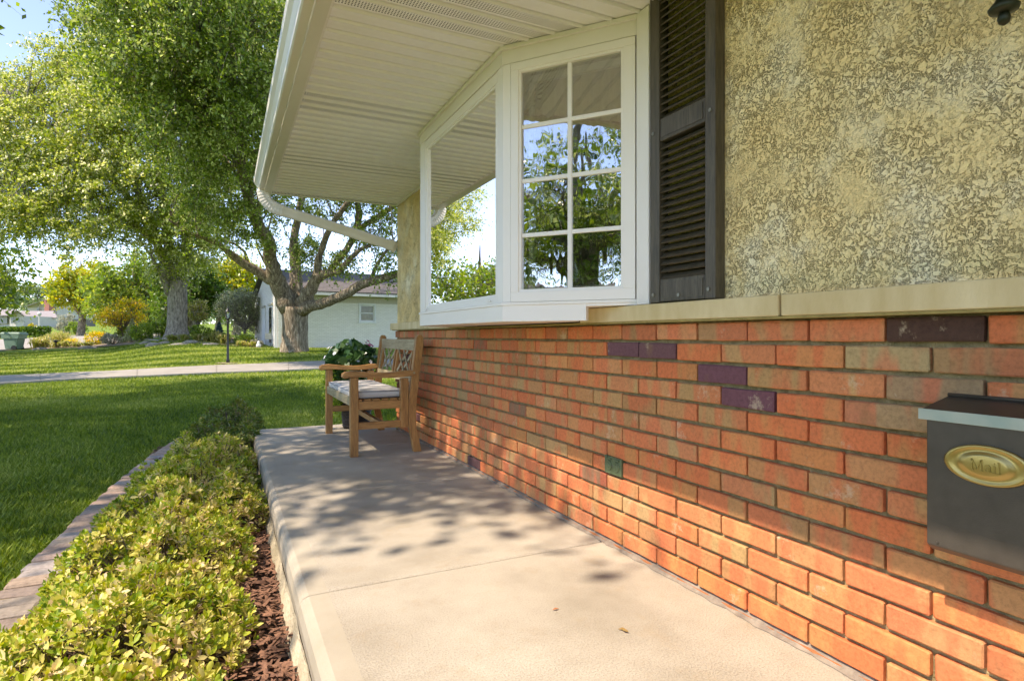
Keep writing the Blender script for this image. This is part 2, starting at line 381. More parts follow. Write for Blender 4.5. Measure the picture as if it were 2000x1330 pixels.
def H(x, y): return float(Hn(x, y))
def W(u, v, d):
    s = (u-1000)/F_; return Vector((d*(SA+s*CA), d*(CA-s*SA), H_+d*(656-v)/F_))
def G(u, d):
    p = W(u, 656, d); p.z = H(p.x, p.y); return p
def hit(u, v):
    d = 2.; st = .1
    while d < 300:
        p = W(u, v, d)
        if p.z < H(p.x, p.y): return p
        d += st; st = .1+d*.004
    return p

# ------------------------------------------------------------------ lawn sheet
def axis(a, fine0, fine1, step, far):
    mid = list(np.arange(fine0, fine1+1e-6, step)); k = step; l = []; q = fine0
    while q > -far: k *= 1.22; q -= k; l.append(q)
    r = []; k = step; q = fine1
    while q < far: k *= 1.22; q += k; r.append(q)
    return np.array(l[::-1]+mid+r)
xs = axis(0, -14, 14, .5, 800); ys = axis(0, -4, 46, .5, 800)
X, Y = np.meshgrid(xs, ys); Z = Hn(X, Y)
# the ground dips under the porch, bed and house
n0, n1 = len(ys), len(xs)
V = np.stack([X, Y, Z], -1).reshape(-1, 3)
me = bpy.data.meshes.new('lawn'); fs = [(j*n1+i, j*n1+i+1, (j+1)*n1+i+1, (j+1)*n1+i) for j in range(n0-1) for i in range(n1-1)]
me.from_pydata(V.tolist(), [], fs); me.polygons.foreach_set('use_smooth', [True]*len(fs))
lawn = link('lawn', me, M['lawn']); tag(lawn, kind='structure')

def strip(name, up, lo, m, dz, sub=10, rows=4):
    """flat band between two polylines of ground points, draped on the ground"""
    def dens(P):
        o = []
        for a, b in zip(P[:-1], P[1:]):
            for k in range(sub): o.append(a.lerp(b, k/sub))
        return o+[P[-1]]
    U, L = dens(up), dens(lo); v = []; f = []
    for a, b in zip(U, L):
        for k in range(rows+1):
            p = a.lerp(b, k/rows); v.append((p.x, p.y, H(p.x, p.y)+dz))
    w = rows+1
    for i in range(len(U)-1):
        for k in range(rows): f.append((i*w+k, (i+1)*w+k, (i+1)*w+k+1, i*w+k+1))
    me = bpy.data.meshes.new(name); me.from_pydata(v, [], f); o = link(name, me, m)
    sol = o.modifiers.new('solid', 'SOLIDIFY'); sol.thickness = .06; sol.offset = 0
    return tag(o, kind='structure')
pu = [hit(u, v) for u, v in ((0, 738), (160, 731), (320, 722), (440, 716), (560, 711), (640, 708))]
pl = [hit(u, v) for u, v in ((0, 753), (160, 743), (320, 736), (440, 731), (560, 727), (640, 722))]
def ext(P, a, b):
    d0 = (P[0]-P[1]).normalized()*a; d1 = (P[-1]-P[-2]).normalized()*b; return [P[0]+d0]+P+[P[-1]+d1]
pu, pl = ext(pu, 14, 8), ext(pl, 14, 8)
strip('driveway', pu, pl, M['path'], .03)
for t_ in np.arange(.04, .98, .17):
    def along(P, t):
        i = int(t*(len(P)-1)); return P[i].lerp(P[i+1], t*(len(P)-1)-i)
    a_, b_ = along(pu, t_), along(pl, t_); w_ = (pu[-1]-pu[0]).normalized()*.010; v = []
    for k in range(7):
        q = a_.lerp(b_, k/6)
        for s_ in (-1, 1): v.append((q.x+w_.x*s_, q.y+w_.y*s_, H(q.x, q.y)+.064))
    MB().add(v, [(2*k, 2*k+1, 2*k+3, 2*k+2) for k in range(6)]).build('joint', simple('joint_tar', (.22, .20, .16), None) if t_ < .05 else bpy.data.materials['joint_tar'], bpy.data.objects['driveway'])
PU = [(p.x, p.y) for p in pu]; PL = [(p.x, p.y) for p in pl]
su = [hit(u, v) for u, v in ((0, 664), (100, 659), (190, 653), (300, 652))]; sl = [hit(u, v) for u, v in ((0, 686), (100, 677), (190, 670), (300, 666))]
strip('pavement', ext(su, 20, 3), ext(sl, 12, 1), M['path'], .03)

# ------------------------------------------------------------------ porch
porch = empty('porch', (0, 0, 0)); tag(porch, kind='structure')
JY = [-1.82, -.52, .78, 2.083, 3.385, 4.688, 5.97]
def slab(y0, y1, name='concrete_slab'):
    # top with rounded nose on the outer edge, small round-over at the joints
    x0, x1, zt, zb = .222, 1.46, 0., -.13
    b = MB(); g = .006; ya, yb = y0+.002, y1-.002
    prof = [(x0+.004, zb), (x0-.004, -.06), (x0+.002, -.022), (x0+.012, -.008), (x0+.03, -.001), (x0+.09, 0), (x1, 0)]
    yy = [ya, ya+.004, ya+.013, yb-.013, yb-.004, yb]; dz = [-.012, -.005, 0, 0, -.005, -.012]
    v = []; f = []; n = len(prof)
    for y, d in zip(yy, dz):
        for x, z in prof: v.append((x, y, z+(d if z > -.05 else 0)))
    for i in range(len(yy)-1):
        for k in range(n-1): f.append((i*n+k, (i+1)*n+k, (i+1)*n+k+1, i*n+k+1))
    f.append(tuple(range(n))+()); f.append(tuple((len(yy)-1)*n+k for k in range(n-1, -1, -1)))
    b.add(v, f); return b.build(name, M['porch'], porch, smooth=False)
for a, b_ in zip(JY[:-1], JY[1:]): slab(a, b_)
base = MB()
# rough footing under the slab edge
nn = 160; yy = np.linspace(-1.8, 5.95, nn); v = []; f = []
rows_z = [-.34, -.26, -.2, -.15, -.12]
for i, y in enumerate(yy):
    for k, z in enumerate(rows_z):
        q = mnoise.noise(Vector((y*6, z*20, 3)))*.018+mnoise.noise(Vector((y*23, z*40, 9)))*.010
        v.append((.226-(.02 if k < 3 else .004)-q*(1 if k < 4 else .2)-(.012 if k == 0 else 0), y, z))
n = len(rows_z)
for i in range(nn-1):
    for k in range(n-1): f.append((i*n+k, i*n+k+1, (i+1)*n+k+1, (i+1)*n+k))
base.add(v, f); base.box(.25, 1.46, -1.8, 5.94, -.34, -.135); base.build('footing', M['riser'], porch)

# ------------------------------------------------------------------ planting bed
def bed_left(y):   # outer edge of the brick edging
    return np.interp(y, [0, 2, 3.0, 3.6, 4.3, 5.1, 6.0, 7.0, 7.6], [-.98, -.93, -.86, -.82, -.78, -.72, -.62, -.45, -.25])
bm_ = MB(); ys_b = np.linspace(-.2, 7.4, 60); v = []; f = []; nx = 14
for y in ys_b:
    l = float(bed_left(y))+.1; r_ = .24 if y < 5.95 else .5
    for k in range(nx+1):
        x = l+(r_-l)*k/nx; v.append((x, y, -.262+.05*math.sin(math.pi*k/nx)+.02*mnoise.noise(Vector((x*5, y*5, 0)))))
for i in range(len(ys_b)-1):
    for k in range(nx): f.append((i*(nx+1)+k, i*(nx+1)+k+1, (i+1)*(nx+1)+k+1, (i+1)*(nx+1)+k))
bm_.add(v, f); tag(bm_.build('soil', M['mulch'], smooth=True), kind='structure')
# wood chips
N = 16000; px = rng.uniform(-.6, .24, N); py = rng.uniform(.2, 6.6, N); pz = -.225+rng.uniform(-.012, .03, N)
a = rng.uniform(0, 6.28, N); L = rng.uniform(.012, .035, N); Wd = rng.uniform(.004, .009, N); tl = rng.normal(0, .3, N)
e = np.stack([np.cos(a)*np.cos(tl), np.sin(a)*np.cos(tl), np.sin(tl)], -1); s_ = np.stack([-np.sin(a), np.cos(a), rng.normal(0, .3, N)], -1)
c = np.stack([px, py, pz], -1); up = np.array([0, 0, .004])
q = np.stack([c-e*L[:, None]-s_*Wd[:, None], c+e*L[:, None]-s_*Wd[:, None]*.6, c+e*L[:, None]+s_*Wd[:, None]*.6, c-e*L[:, None]+s_*Wd[:, None], c+up], 1)
chips = link('mulch', np_mesh('mulch', q, [(0, 1, 4), (1, 2, 4), (2, 3, 4), (3, 0, 4)], 3), M['chip']); tag(chips, 'reddish brown wood chip mulch between the shrubs and the concrete porch', 'mulch', kind='stuff')

# edging bricks
edging = empty('brick_edging', (-.86, 3, -.28)); tag(edging, 'curved row of flat weathered bricks edging the lawn beside the shrubs', 'edging')
def block_mesh(name, lx, ly, lz, ch, jit, seed):
    r = random.Random(seed); b = MB()
    def J(): return r.uniform(-jit, jit)
    ring = [(-lx+ch, -ly), (lx-ch, -ly), (lx, -ly+ch), (lx, ly-ch), (lx-ch, ly), (-lx+ch, ly), (-lx, ly-ch), (-lx, -ly+ch)]
    ring = [(x+J(), y+J()) for x, y in ring]
    v = [(x, y, -lz) for x, y in ring]+[(x, y, lz-ch+J()) for x, y in ring]+[(x*(1-ch/lx), y*(1-ch/ly), lz+J()*.6) for x, y in ring]
    f = [(i, (i+1) % 8, (i+1) % 8+8, i+8) for i in range(8)]+[(i+8, (i+1) % 8+8, (i+1) % 8+16, i+16) for i in range(8)]+[tuple(range(16, 24))]
    b.add(v, f); me = b.mesh(name); me.materials.append(M['paver']); return me
pms = [block_mesh('edging_brick', .098, .0485, .045, .007, .003, i) for i in range(6)]
y = .3; k = 0
def m_paver_col():
    m, ns, ls, p = newmat('paver_clay'); oi = ns.new('ShaderNodeObjectInfo'); tc = ns.new('ShaderNodeTexCoord'); n = noise(ns, ls, tc.outputs['Object'], 22, 6, .75)
    r = ramp(ns, [(.3, .6), (.7, 1.25)]); ls.new(n.outputs[0], r.inputs[0]); ls.new(mixc(ns, ls, 1., oi.outputs['Color'], r.outputs[0], 'MULTIPLY'), p.inputs['Base Color'])
    p.inputs['Roughness'].default_value = .9; ls.new(bump(ns, ls, n.outputs[0], .9, .006), p.inputs['Normal']); return m
PVM = m_paver_col()
for me_ in pms: me_.materials[0] = PVM
while y < 7.2:
    xl = float(bed_left(y)); an = math.atan((float(bed_left(y+.05))-float(bed_left(y-.05)))/.1)
    o = link('brick', random.choice(pms), None, edging); o.location = (xl+.1+.86+random.uniform(-.006, .006), y-3, .045+random.uniform(-.004, .006))
    o.rotation_euler = (random.uniform(-.02, .02), random.uniform(-.03, .03), -an+random.uniform(-.03, .03))
    c_ = random.choice([(.34, .25, .18), (.42, .29, .21), (.28, .23, .18), (.36, .31, .27), (.46, .33, .25), (.25, .19, .15)]); o.color = (*c_, 1)
    y += .108; k += 1
e_b = MB(); yy = np.linspace(.25, 7.2, 50)
for a_, b_ in zip(yy[:-1], yy[1:]):
    la, lb = float(bed_left(a_)), float(bed_left(b_))
    e_b.add([(la+.006-(-.86), a_-3, -.1), (la+.194+.86, a_-3, -.1), (lb+.194+.86, b_-3, -.1), (lb+.006+.86, b_-3, -.1), (la+.006+.86, a_-3, .078), (la+.194+.86, a_-3, .078), (lb+.194+.86, b_-3, .078), (lb+.006+.86, b_-3, .078)],
            [(4, 5, 6, 7), (0, 4, 7, 3), (1, 2, 6, 5)])
e_b.build('mortar', M['mortar'], edging)

# ------------------------------------------------------------------ the house
house = empty('brick_house', (1.46, 2.5, 0)); tag(house, 'near house wall of orange brick and tan stucco with white bay window and wide eave', 'house')
HO = Vector((1.46, 2.5, 0))
def hb(mb, name, m, parent=None, **kw):      # meshes in world coordinates, moved under the house root
    mb.v = [(x-HO.x, y_-HO.y, z-HO.z) for x, y_, z in mb.v]
    return mb.build(name, m, parent or house, **kw)
YE = 5.47
wall = hb(MB().box(1.4565, 1.70, -4, YE-.012, -.3, .925), 'brick_wall', M['mortar'])
# bricks: rounded, slightly uneven blocks sharing a few meshes
def brick_mesh(seed, ly=.1015, lz=.0288):
    r = random.Random(seed); b = MB(); ch = .0035
    def J(q=.0011): return r.uniform(-q, q)
    ring = [(-ly+ch, -lz), (0, -lz), (ly-ch, -lz), (ly, -lz+ch), (ly, lz-ch), (ly-ch, lz), (0, lz), (-ly+ch, lz), (-ly, lz-ch), (-ly, -lz+ch)]
    ring = [(y_+J(), z+J(.0016)) for y_, z in ring]; n = len(ring)
    v = [(.03, y_, z) for y_, z in ring]+[(.003+J(.0006), y_, z) for y_, z in ring]+[(J(.0008), y_*(1-.0035/ly), z*(1-.0035/lz)) for y_, z in ring]
    f = [(i, i+n, (i+1) % n+n, (i+1) % n) for i in range(n)]+[(i+n, i+2*n, (i+1) % n+2*n, (i+1) % n+n) for i in range(n)]+[tuple(range(3*n-1, 2*n-1, -1))]
    b.add(v, f); me = b.mesh('brick'); me.materials.append(M['brick']); return me
bms = [brick_mesh(i) for i in range(14)]
PAL = [((.64, .205, .075), 28), ((.60, .235, .10), 24), ((.52, .22, .10), 18), ((.52, .29, .13), 9), ((.42, .27, .13), 8), ((.36, .16, .075), 10), ((.16, .08, .07), 2.5)]
wts = [w for _, w in PAL]
SPECIAL = {(0, .785): (.085, .042, .028), (1, 1.95): (.165, .075, .085), (1, 1.74): (.16, .075, .08), (2, 1.43): (.17, .07, .085), (3, 1.32): (.17, .07, .085), (2, .785): (.28, .19, .13),
           (1, .685): (.34, .19, .10), (1, .895): (.42, .32, .17), (3, .895): (.38, .25, .15), (0, 1.42): (.42, .20, .10), (0, 1.21): (.52, .22, .10), (7, 1.3): (.36, .24, .12), (8, 1.2): (.33, .16, .08)}
stuffb = MB(); zc = lambda c: .919-.0693*c-.0347
nb = 0; cand = []
for c in range(14):
    k0 = .679 if c % 2 == 0 else .785
    j = -23
    while True:
        yc = k0+.211*j+.1055; j += 1
        if yc > YE+.05: break
        if yc < -4: continue
        cand.append((c, yc))
vis = [t for t in cand if .5 < t[1] < 5.4 and t[0] < 13]
vis.sort(key=lambda t: t[1]); ind = set(vis[:296])
for c, yc in cand:
    full = yc+.101 < YE
    colr = random.choices([p for p, _ in PAL], wts)[0]; s_c = random.uniform(.80, 1.16); colr = tuple(min(.8, x*s_c*random.uniform(.95, 1.05)) for x in colr)
    for (cc, yv), sc_ in SPECIAL.items():
        if cc == c and abs(yv-yc) < .09: colr = sc_
    if (c, yc) in ind:
        o = link('brick', random.choice(bms), None, wall)
        o.location = (1.44-HO.x+random.uniform(-.0012, .0015), yc-HO.y+random.uniform(-.0015, .0015), zc(c)+random.uniform(-.0009, .0009))
        if random.random() < .5: o.rotation_euler = (0, 0, 0)
        o.color = (*colr, 1)
    else:
        y1 = min(yc+.101, YE)
        if y1-(yc-.101) > .02: stuffb.box(1.441, 1.47, yc-.101, y1, zc(c)-.0288, zc(c)+.0288)
# end wall of bricks round the corner
for c in range(14):
    x = 1.47+(.1 if c % 2 else 0)
    if c % 2: stuffb.box(1.475, 1.558, YE-.03, YE, zc(c)-.0288, zc(c)+.0288)
    while x < 7: stuffb.box(x+(.102 if c % 2 else .006), x+(.304 if c % 2 else .208), YE-.03, YE, zc(c)-.0288, zc(c)+.0288); x += .211
sb_m = simple('brick_clay_far', (.50, .16, .05), (.34, .14, .06), 5, .85, 120, .6, .003)
so = hb(stuffb, 'brick', sb_m, wall); so['kind'] = 'stuff'
hb(MB().box(1.70, 8, -4, YE-.012, -.3, .925), 'foundation', M['mortar'])

# thin strip of bedding mortar at the foot and stone sill on top
tw = MB(); yy = np.linspace(-1.5, 5.4, 300)
for a_, b_ in zip(yy[:-1], yy[1:]):
    wa, wb = .010+.012*mnoise.noise(Vector((a_*17, 0, 0))), .010+.012*mnoise.noise(Vector((b_*17, 0, 0)))
    tw.add([(1.4405-wa, a_, .002), (1.4405-wb, b_, .002), (1.4555, b_, .016+wb*.6), (1.4555, a_, .016+wa*.6)], [(0, 3, 2, 1)])
hb(tw, 'foot_mortar', simple('foot_mortar', (.30, .25, .19), (.17, .13, .10), 24, .95, 90, 1., .006))
sills = MB()
def sill(y0, y1, xf=1.402):
    b = MB().box(xf, 1.50, y0, y1, .926, .987); return hb(b, 'window_sill', M['limestone'], bevel=.004)
sill(-2.0, -.14); sill(-.13, 1.156); sill(1.166, 2.20); sill(3.60, 4.62); sill(4.63, YE+.045)
hb(MB().box(1.43, 1.5, 2.2, 3.6, .922, .929), 'bay_footing', M['limestone'])
hb(MB().box(1.405, 1.455, -2, 5.45, .9185, .9255), 'bed_mortar', simple('bed_mortar', (.40, .30, .10), (.26, .19, .06), 30, .95, 140, .9, .004))
# stucco wall with an opening behind the bay
st = MB()
st.box(1.458, 1.60, -4, 1.82, .90, 2.5); st.box(1.458, 1.60, 3.93, YE-.01, .90, 2.5); st.box(1.458, 1.60, 1.82, 3.93, 2.12, 2.5)
st.box(1.60, 8, YE-.14, YE-.01, .925, 2.5)
hb(st, 'stucco_wall', M['stucco'])
# room behind the bay
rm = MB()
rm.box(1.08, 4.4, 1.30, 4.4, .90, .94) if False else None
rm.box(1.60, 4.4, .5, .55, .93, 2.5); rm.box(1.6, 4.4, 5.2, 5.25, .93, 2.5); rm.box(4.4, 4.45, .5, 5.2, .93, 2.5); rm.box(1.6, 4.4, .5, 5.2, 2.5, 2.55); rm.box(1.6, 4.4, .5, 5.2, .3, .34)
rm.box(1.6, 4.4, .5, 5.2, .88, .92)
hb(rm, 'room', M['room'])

# ---- bay window
bay = empty('bay_window', (0, 0, 0)); bay.parent = house; bay.location = (-HO.x+1.07, -HO.y+2.9, 0); BO = Vector((1.07, 2.9, 0))
def bb(mb, name, m, **kw):
    mb.v = [(x-BO.x, y_-BO.y, z) for x, y_, z in mb.v]; o = mb.build(name, m, bay, **kw); return o
FP = [((1.07, 2.29), (1.43, 1.83)), ((1.07, 3.485), (1.07, 2.29)), ((1.43, 3.95), (1.07, 3.485))]
def frame_of(p, q):
    e = Vector((q[0]-p[0], q[1]-p[1])); L_ = e.length; e.normalize(); n = Vector((e.y, -e.x))
    if n.x > 0: n = -n
    return (e.x, e.y), (n.x, n.y), L_
for k, (p, q) in enumerate(FP):
    e_, n_, L_ = frame_of(p, q)
    last = L_
    # bottom board, header, crown strip
    if k == 0:
        poly_s = .376
        b = MB(); b.obox(p, e_, n_, 0, poly_s, -.03, .0, .931, 1.0); b.obox(p, e_, n_, poly_s, L_, -.03, .0, .989, 1.0); bb(b, 'apron_board', M['vinyl'], bevel=.0015)
    else:
        bb(MB().obox(p, e_, n_, 0, L_, -.03, 0, .931, 1.0), 'apron_board', M['vinyl'], bevel=.0015)
    bb(MB().obox(p, e_, n_, -.004, L_+.004, -.02, .006, 1.0, 1.012), 'apron_bead', M['vinyl'], bevel=.001)
    bb(MB().obox(p, e_, n_, 0, L_, -.03, .002, 2.03, 2.088), 'header_board', M['trim'], bevel=.0015)
    bb(MB().obox(p, e_, n_, -.006, L_+.006, -.03, .014, 2.088, 2.106), 'crown_strip', M['trim'], bevel=.002)
    # sash opening
    if k == 1: f0, f1, g0, g1, zg0, zg1 = .10, L_-.06, .133, L_-.094, 1.053, 1.972
    elif k == 0: f0, f1, g0, g1, zg0, zg1 = .040, L_-.008, .086, L_-.066, 1.066, 1.985
    else: f0, f1, g0, g1, zg0, zg1 = .008, L_-.04, .066, L_-.086, 1.066, 1.985
    zf0, zf1 = 1.013, 2.03
    # corner posts
    if f0 > .012: bb(MB().obox(p, e_, n_, 0, f0-.003, -.04, -.002, zf0, zf1), 'jamb', M['vinyl'], bevel=.002)
    if L_-f1 > .01: bb(MB().obox(p, e_, n_, f1+.003, L_, -.04, -.002, zf0, zf1), 'jamb', M['vinyl'], bevel=.002)
    bb(MB().obox(p, e_, n_, f0-.003, f1+.003, -.045, -.04, zf0, zf1) if False else MB().obox(p, e_, n_, f0, f1, -.045, -.040, zf0, zf0+.01), 'sash_back', M['vinyl'])
    d0, d1 = (-.04, .004) if k != 1 else (-.04, -.004)
    for nm, a0, a1, b0, b1 in (('sash_rail', f0, f1, zf0, zg0-.01), ('sash_rail', f0, f1, zg1+.01, zf1-.002), ('sash_stile', f0, g0-.01, zg0-.01, zg1+.01), ('sash_stile', g1+.01, f1, zg0-.01, zg1+.01)):
        bb(MB().obox(p, e_, n_, a0, a1, d0, d1, b0, b1), nm, M['vinyl'], bevel=.002)
    # glazing bead
    for a0, a1, b0, b1 in ((g0-.01, g1+.01, zg0-.01, zg0), (g0-.01, g1+.01, zg1, zg1+.01), (g0-.01, g0, zg0, zg1), (g1, g1+.01, zg0, zg1)):
        bb(MB().obox(p, e_, n_, a0, a1, -.03, d1-.006, b0, b1), 'glazing_bead', M['vinyl'])
    # glass
    if k == 1:
        bb(MB().obox(p, e_, n_, g0, g1, -.022, -.018, zg0, zg1), 'window_pane', M['glass'])
    else:
        sm_ = (g0+g1)/2; zz = [zg0, 1.295, 1.525, 1.755, zg1]
        for a0, a1 in ((g0, sm_), (sm_, g1)):
            for i in range(4): bb(MB().obox(p, e_, n_, a0+.0005, a1-.0005, -.020, -.016, zz[i]+.0005, zz[i+1]-.0005), 'window_pane', M['glass_w'])
        bb(MB().obox(p, e_, n_, sm_-.009, sm_+.009, -.024, -.008, zg0, zg1), 'muntin', M['vinyl'], bevel=.002)
        for z in zz[1:4]: bb(MB().obox(p, e_, n_, g0, g1, -.026, -.010, z-.0085, z+.0085), 'muntin', M['vinyl'], bevel=.002)
        # inner storm frame with insect screen
        i0, i1 = g0+.012, g1-.002
        b = MB()
        for a0, a1, b0, b1 in ((i0, i0+.022, zg0, zg1), (i1-.008, i1, zg0, zg1), (i0+.022, i1-.008, zg1-.03, zg1), (i0+.022, i1-.008, zg0, zg0+.012)): b.obox(p, e_, n_, a0, a1, -.075, -.055, b0, b1)
        bb(b, 'inner_frame', M['trim'])
    if k == 1:
        b = MB()
        for i in range(40): b.obox(p, e_, n_, g0+.01, g1-.01, -.105, -.082, zg0+.012+i*.0228, zg0+.0145+i*.0228)
        b.obox(p, e_, n_, g0+.008, g1-.008, -.11, -.075, zg1-.03, zg1+.005)
        for a0 in (.12, .5, .88): b.obox(p, e_, n_, g0+(g1-g0)*a0, g0+(g1-g0)*a0+.003, -.080, -.078, zg0, zg1)
        bb(b, 'blind', M['curtain'])['kind'] = 'stuff'
    # curtain valance behind the glass, with folds
    b = MB(); nseg = max(24, int(L_*60)); v = []; f = []
    for i in range(nseg+1):
        s_v = g0+(g1-g0)*i/nseg; dd = -.11-.016*math.sin(i*.9)-.006*math.sin(i*2.3)
        for z in (1.70+.004*math.sin(i*.9), 1.735, 2.05): v.append((p[0]+e_[0]*s_v+n_[0]*dd, p[1]+e_[1]*s_v+n_[1]*dd, z))
    for i in range(nseg):
        for j in range(2): f.append((i*3+j, (i+1)*3+j, (i+1)*3+j+1, i*3+j+1))
    b.add(v, f)
    if k != 1: bb(b, 'valance', M['curtain'], smooth=True)
bb(MB().prism([(1.10, 2.32), (1.10, 3.46), (1.40, 3.83), (1.40, 2.20), (1.25, 2.14)], 'z', .932, .96), 'bay_floor', M['vinyl'])
bb(MB().prism([(1.10, 2.31), (1.10, 3.465), (1.47, 3.92), (1.60, 3.92), (1.60, 1.86), (1.47, 1.86)], 'z', .9895, .999), 'bay_seat', M['trim'])
bb(MB().prism([(1.10, 2.31), (1.10, 3.465), (1.46, 3.92), (1.46, 1.86)], 'z', 2.09, 2.104), 'bay_ceiling', M['trim'])
# flat casings where the bay meets the wall
bb(MB().box(1.42, 1.458, 1.752, 1.826, .989, 2.105), 'casing', M['trim'], bevel=.003); bb(MB().box(1.42, 1.458, 3.955, 4.03, .989, 2.105), 'casing', M['trim'], bevel=.003)
# little hardware marks on the centre unit
bb(MB().box(1.063, 1.068, 2.41, 2.44, 1.023, 1.031), 'sash_clip', M['trim'], bevel=.001); bb(MB().box(1.063, 1.068, 3.34, 3.37, 1.021, 1.029), 'sash_clip', M['trim'], bevel=.001)

# ---- shutter
shut = empty('shutter', (0, 0, 0)); shut.parent = house; SO = Vector((1.44, 1.57, .985)); shut.location = SO-HO
def sb_(mb, name, m, par=None, **kw):
    mb.v = [(x-SO.x, y_-SO.y, z-SO.z) for x, y_, z in mb.v]; return mb.build(name, m, par or shut, **kw)
Y0, Y1 = 1.412, 1.735; XF = 1.412; ZT = 2.45
sb_(MB().box(XF, 1.455, Y1-.052, Y1, .99, ZT), 'stile', M['shutter'], bevel=.003)
sb_(MB().box(XF, 1.455, Y0, Y0+.045, .99, ZT), 'stile', M['shutter'], bevel=.003)
for z0, z1 in ((.992, 1.073), (1.572, 1.652), (2.2, 2.28)):
    sb_(MB().box(XF+.002, 1.455, Y0+.047, Y1-.054, z0, z1), 'rail', M['shutter'], bevel=.003)
    sb_(MB().box(XF-.0005, XF+.0015, Y0+.056, Y1-.063, z0+.012, z1-.012), 'rail_panel', M['shutter'])
lm = MB(); lm.prism([(0, 0), (.004, -.003), (.034, .020), (.034, .024), (.030, .025)], 'y', -.115, .115); lme = lm.mesh('louver'); lme.materials.append(M['shutter'])
for za, zb_ in ((1.078, 1.568), (1.658, 2.195)):
    z = za-.004
    while z < zb_-.004:
        o = link('louver', lme, None, shut); o.location = (XF+.005-SO.x, (Y0+Y1)/2-.0035-SO.y, z-SO.z); z += .0262
        o.rotation_euler = (0, random.uniform(-.03, .03), 0)
for yv, zv in ((Y1-.02, 1.61), (Y0+.02, 1.60), (Y1-.02, 1.02), (Y0+.028, 1.022), (1.58, 1.012)):
    b = MB(); b.tube([(XF-.004, yv, zv), (XF+.004, yv, zv)], [.0065, .0075], 10); sb_(b, 'screw', M['screw'])

# ---- eave
eave = empty('eave', (0, 0, 0)); eave.parent = house; EO = Vector((.345, 2.5, 2.108)); eave.location = EO-HO
def eb(mb, name, m, **kw):
    mb.v = [(x-EO.x, y_-EO.y, z-EO.z) for x, y_, z in mb.v]; return mb.build(name, m, eave, **kw)
YS = 5.50
yv = 2.272-.094*40; i = -40
while yv < YS-.03:
    ph = i % 12; perf = ph in (9, 10, 11)
    w = .094 if yv+.094 < YS-.03 else YS-.03-yv
    hw = w/2
    prof = [(-hw, .014), (-hw+.001, -.0), (-hw+.005, -.009), (-hw+.011, -.007), (-hw+.018, .001), (hw-.008, .001), (hw-.003, .014)]
    x1 = 1.46
    b = MB(); v = []; n = len(prof)
    for xx in (0, x1-EO.x): v += [(xx, py_, pz_) for py_, pz_ in prof]
    b.add(v, [(k_, k_+1, n+k_+1, n+k_) for k_ in range(n-1)])
    o = b.build('soffit_panel', M['soffit_p'] if perf else M['soffit'], eave); o.location = (0, yv+hw-EO.y, 0)
    if perf: o['label'] = 'perforated vent strip of the soffit'
    yv += .094; i += 1
eb(MB().box(.345, 1.47, -3, YS-.03, 2.121, 2.128), 'soffit_backing', M['dark'])
eb(MB().prism([(.300, 2.098), (.352, 2.098), (.352, 2.106), (.318, 2.106), (.318, 2.30), (.300, 2.30)], 'y', -3, YS), 'fascia', M['gutter'])
eb(MB().prism([(.352, 2.100), (.362, 2.100), (.362, 2.107), (.352, 2.107)], 'y', -3, YS-.02), 'channel_trim', M['trim'])
# wall channel where the soffit meets the stucco
for a_, b_ in ((-3, 1.75), (4.03, YE)): eb(MB().box(1.44, 1.457, a_, b_, 2.09, 2.1065), 'channel_trim', M['trim'])
# rake board closing the end of the eave
eb(MB().prism([(.35, 2.095), (3.2, 2.095), (3.2, 3.3), (.28, 2.26), (.28, 2.16)], 'y', YS-.028, YS), 'rake_board', M['gutter'], bevel=.002)
gp = [(.298, 2.112), (.262, 2.112), (.255, 2.118), (.252, 2.135), (.238, 2.158), (.222, 2.176), (.218, 2.205), (.226, 2.214), (.238, 2.212), (.238, 2.207), (.228, 2.204), (.230, 2.18), (.246, 2.16), (.260, 2.137), (.264, 2.122), (.298, 2.120)]
eb(MB().prism(gp, 'y', -3, YS), 'gutter', M['gutter'])
eb(MB().prism([(.298, 2.112), (.262, 2.112), (.252, 2.135), (.222, 2.176), (.218, 2.212), (.298, 2.212)], 'y', YS, YS+.003), 'gutter_cap', M['gutter'])
# roof above
eb(MB().add([(.27, -4, 2.215), (.27, YS+.02, 2.215), (4.6, YS+.02, 3.9), (4.6, -4, 3.9), (.27, -4, 2.24), (.27, YS+.02, 2.24), (4.6, YS+.02, 3.93), (4.6, -4, 3.93)],
            [(0, 1, 2, 3), (7, 6, 5, 4), (0, 4, 5, 1), (1, 5, 6, 2), (0, 3, 7, 4)]), 'roof', M['asphalt'])
eb(MB().add([(8.9, -4, 2.235), (8.9, YS+.02, 2.235), (4.6, YS+.02, 3.93), (4.6, -4, 3.93)], [(0, 1, 2, 3)]), 'roof', M['asphalt'])
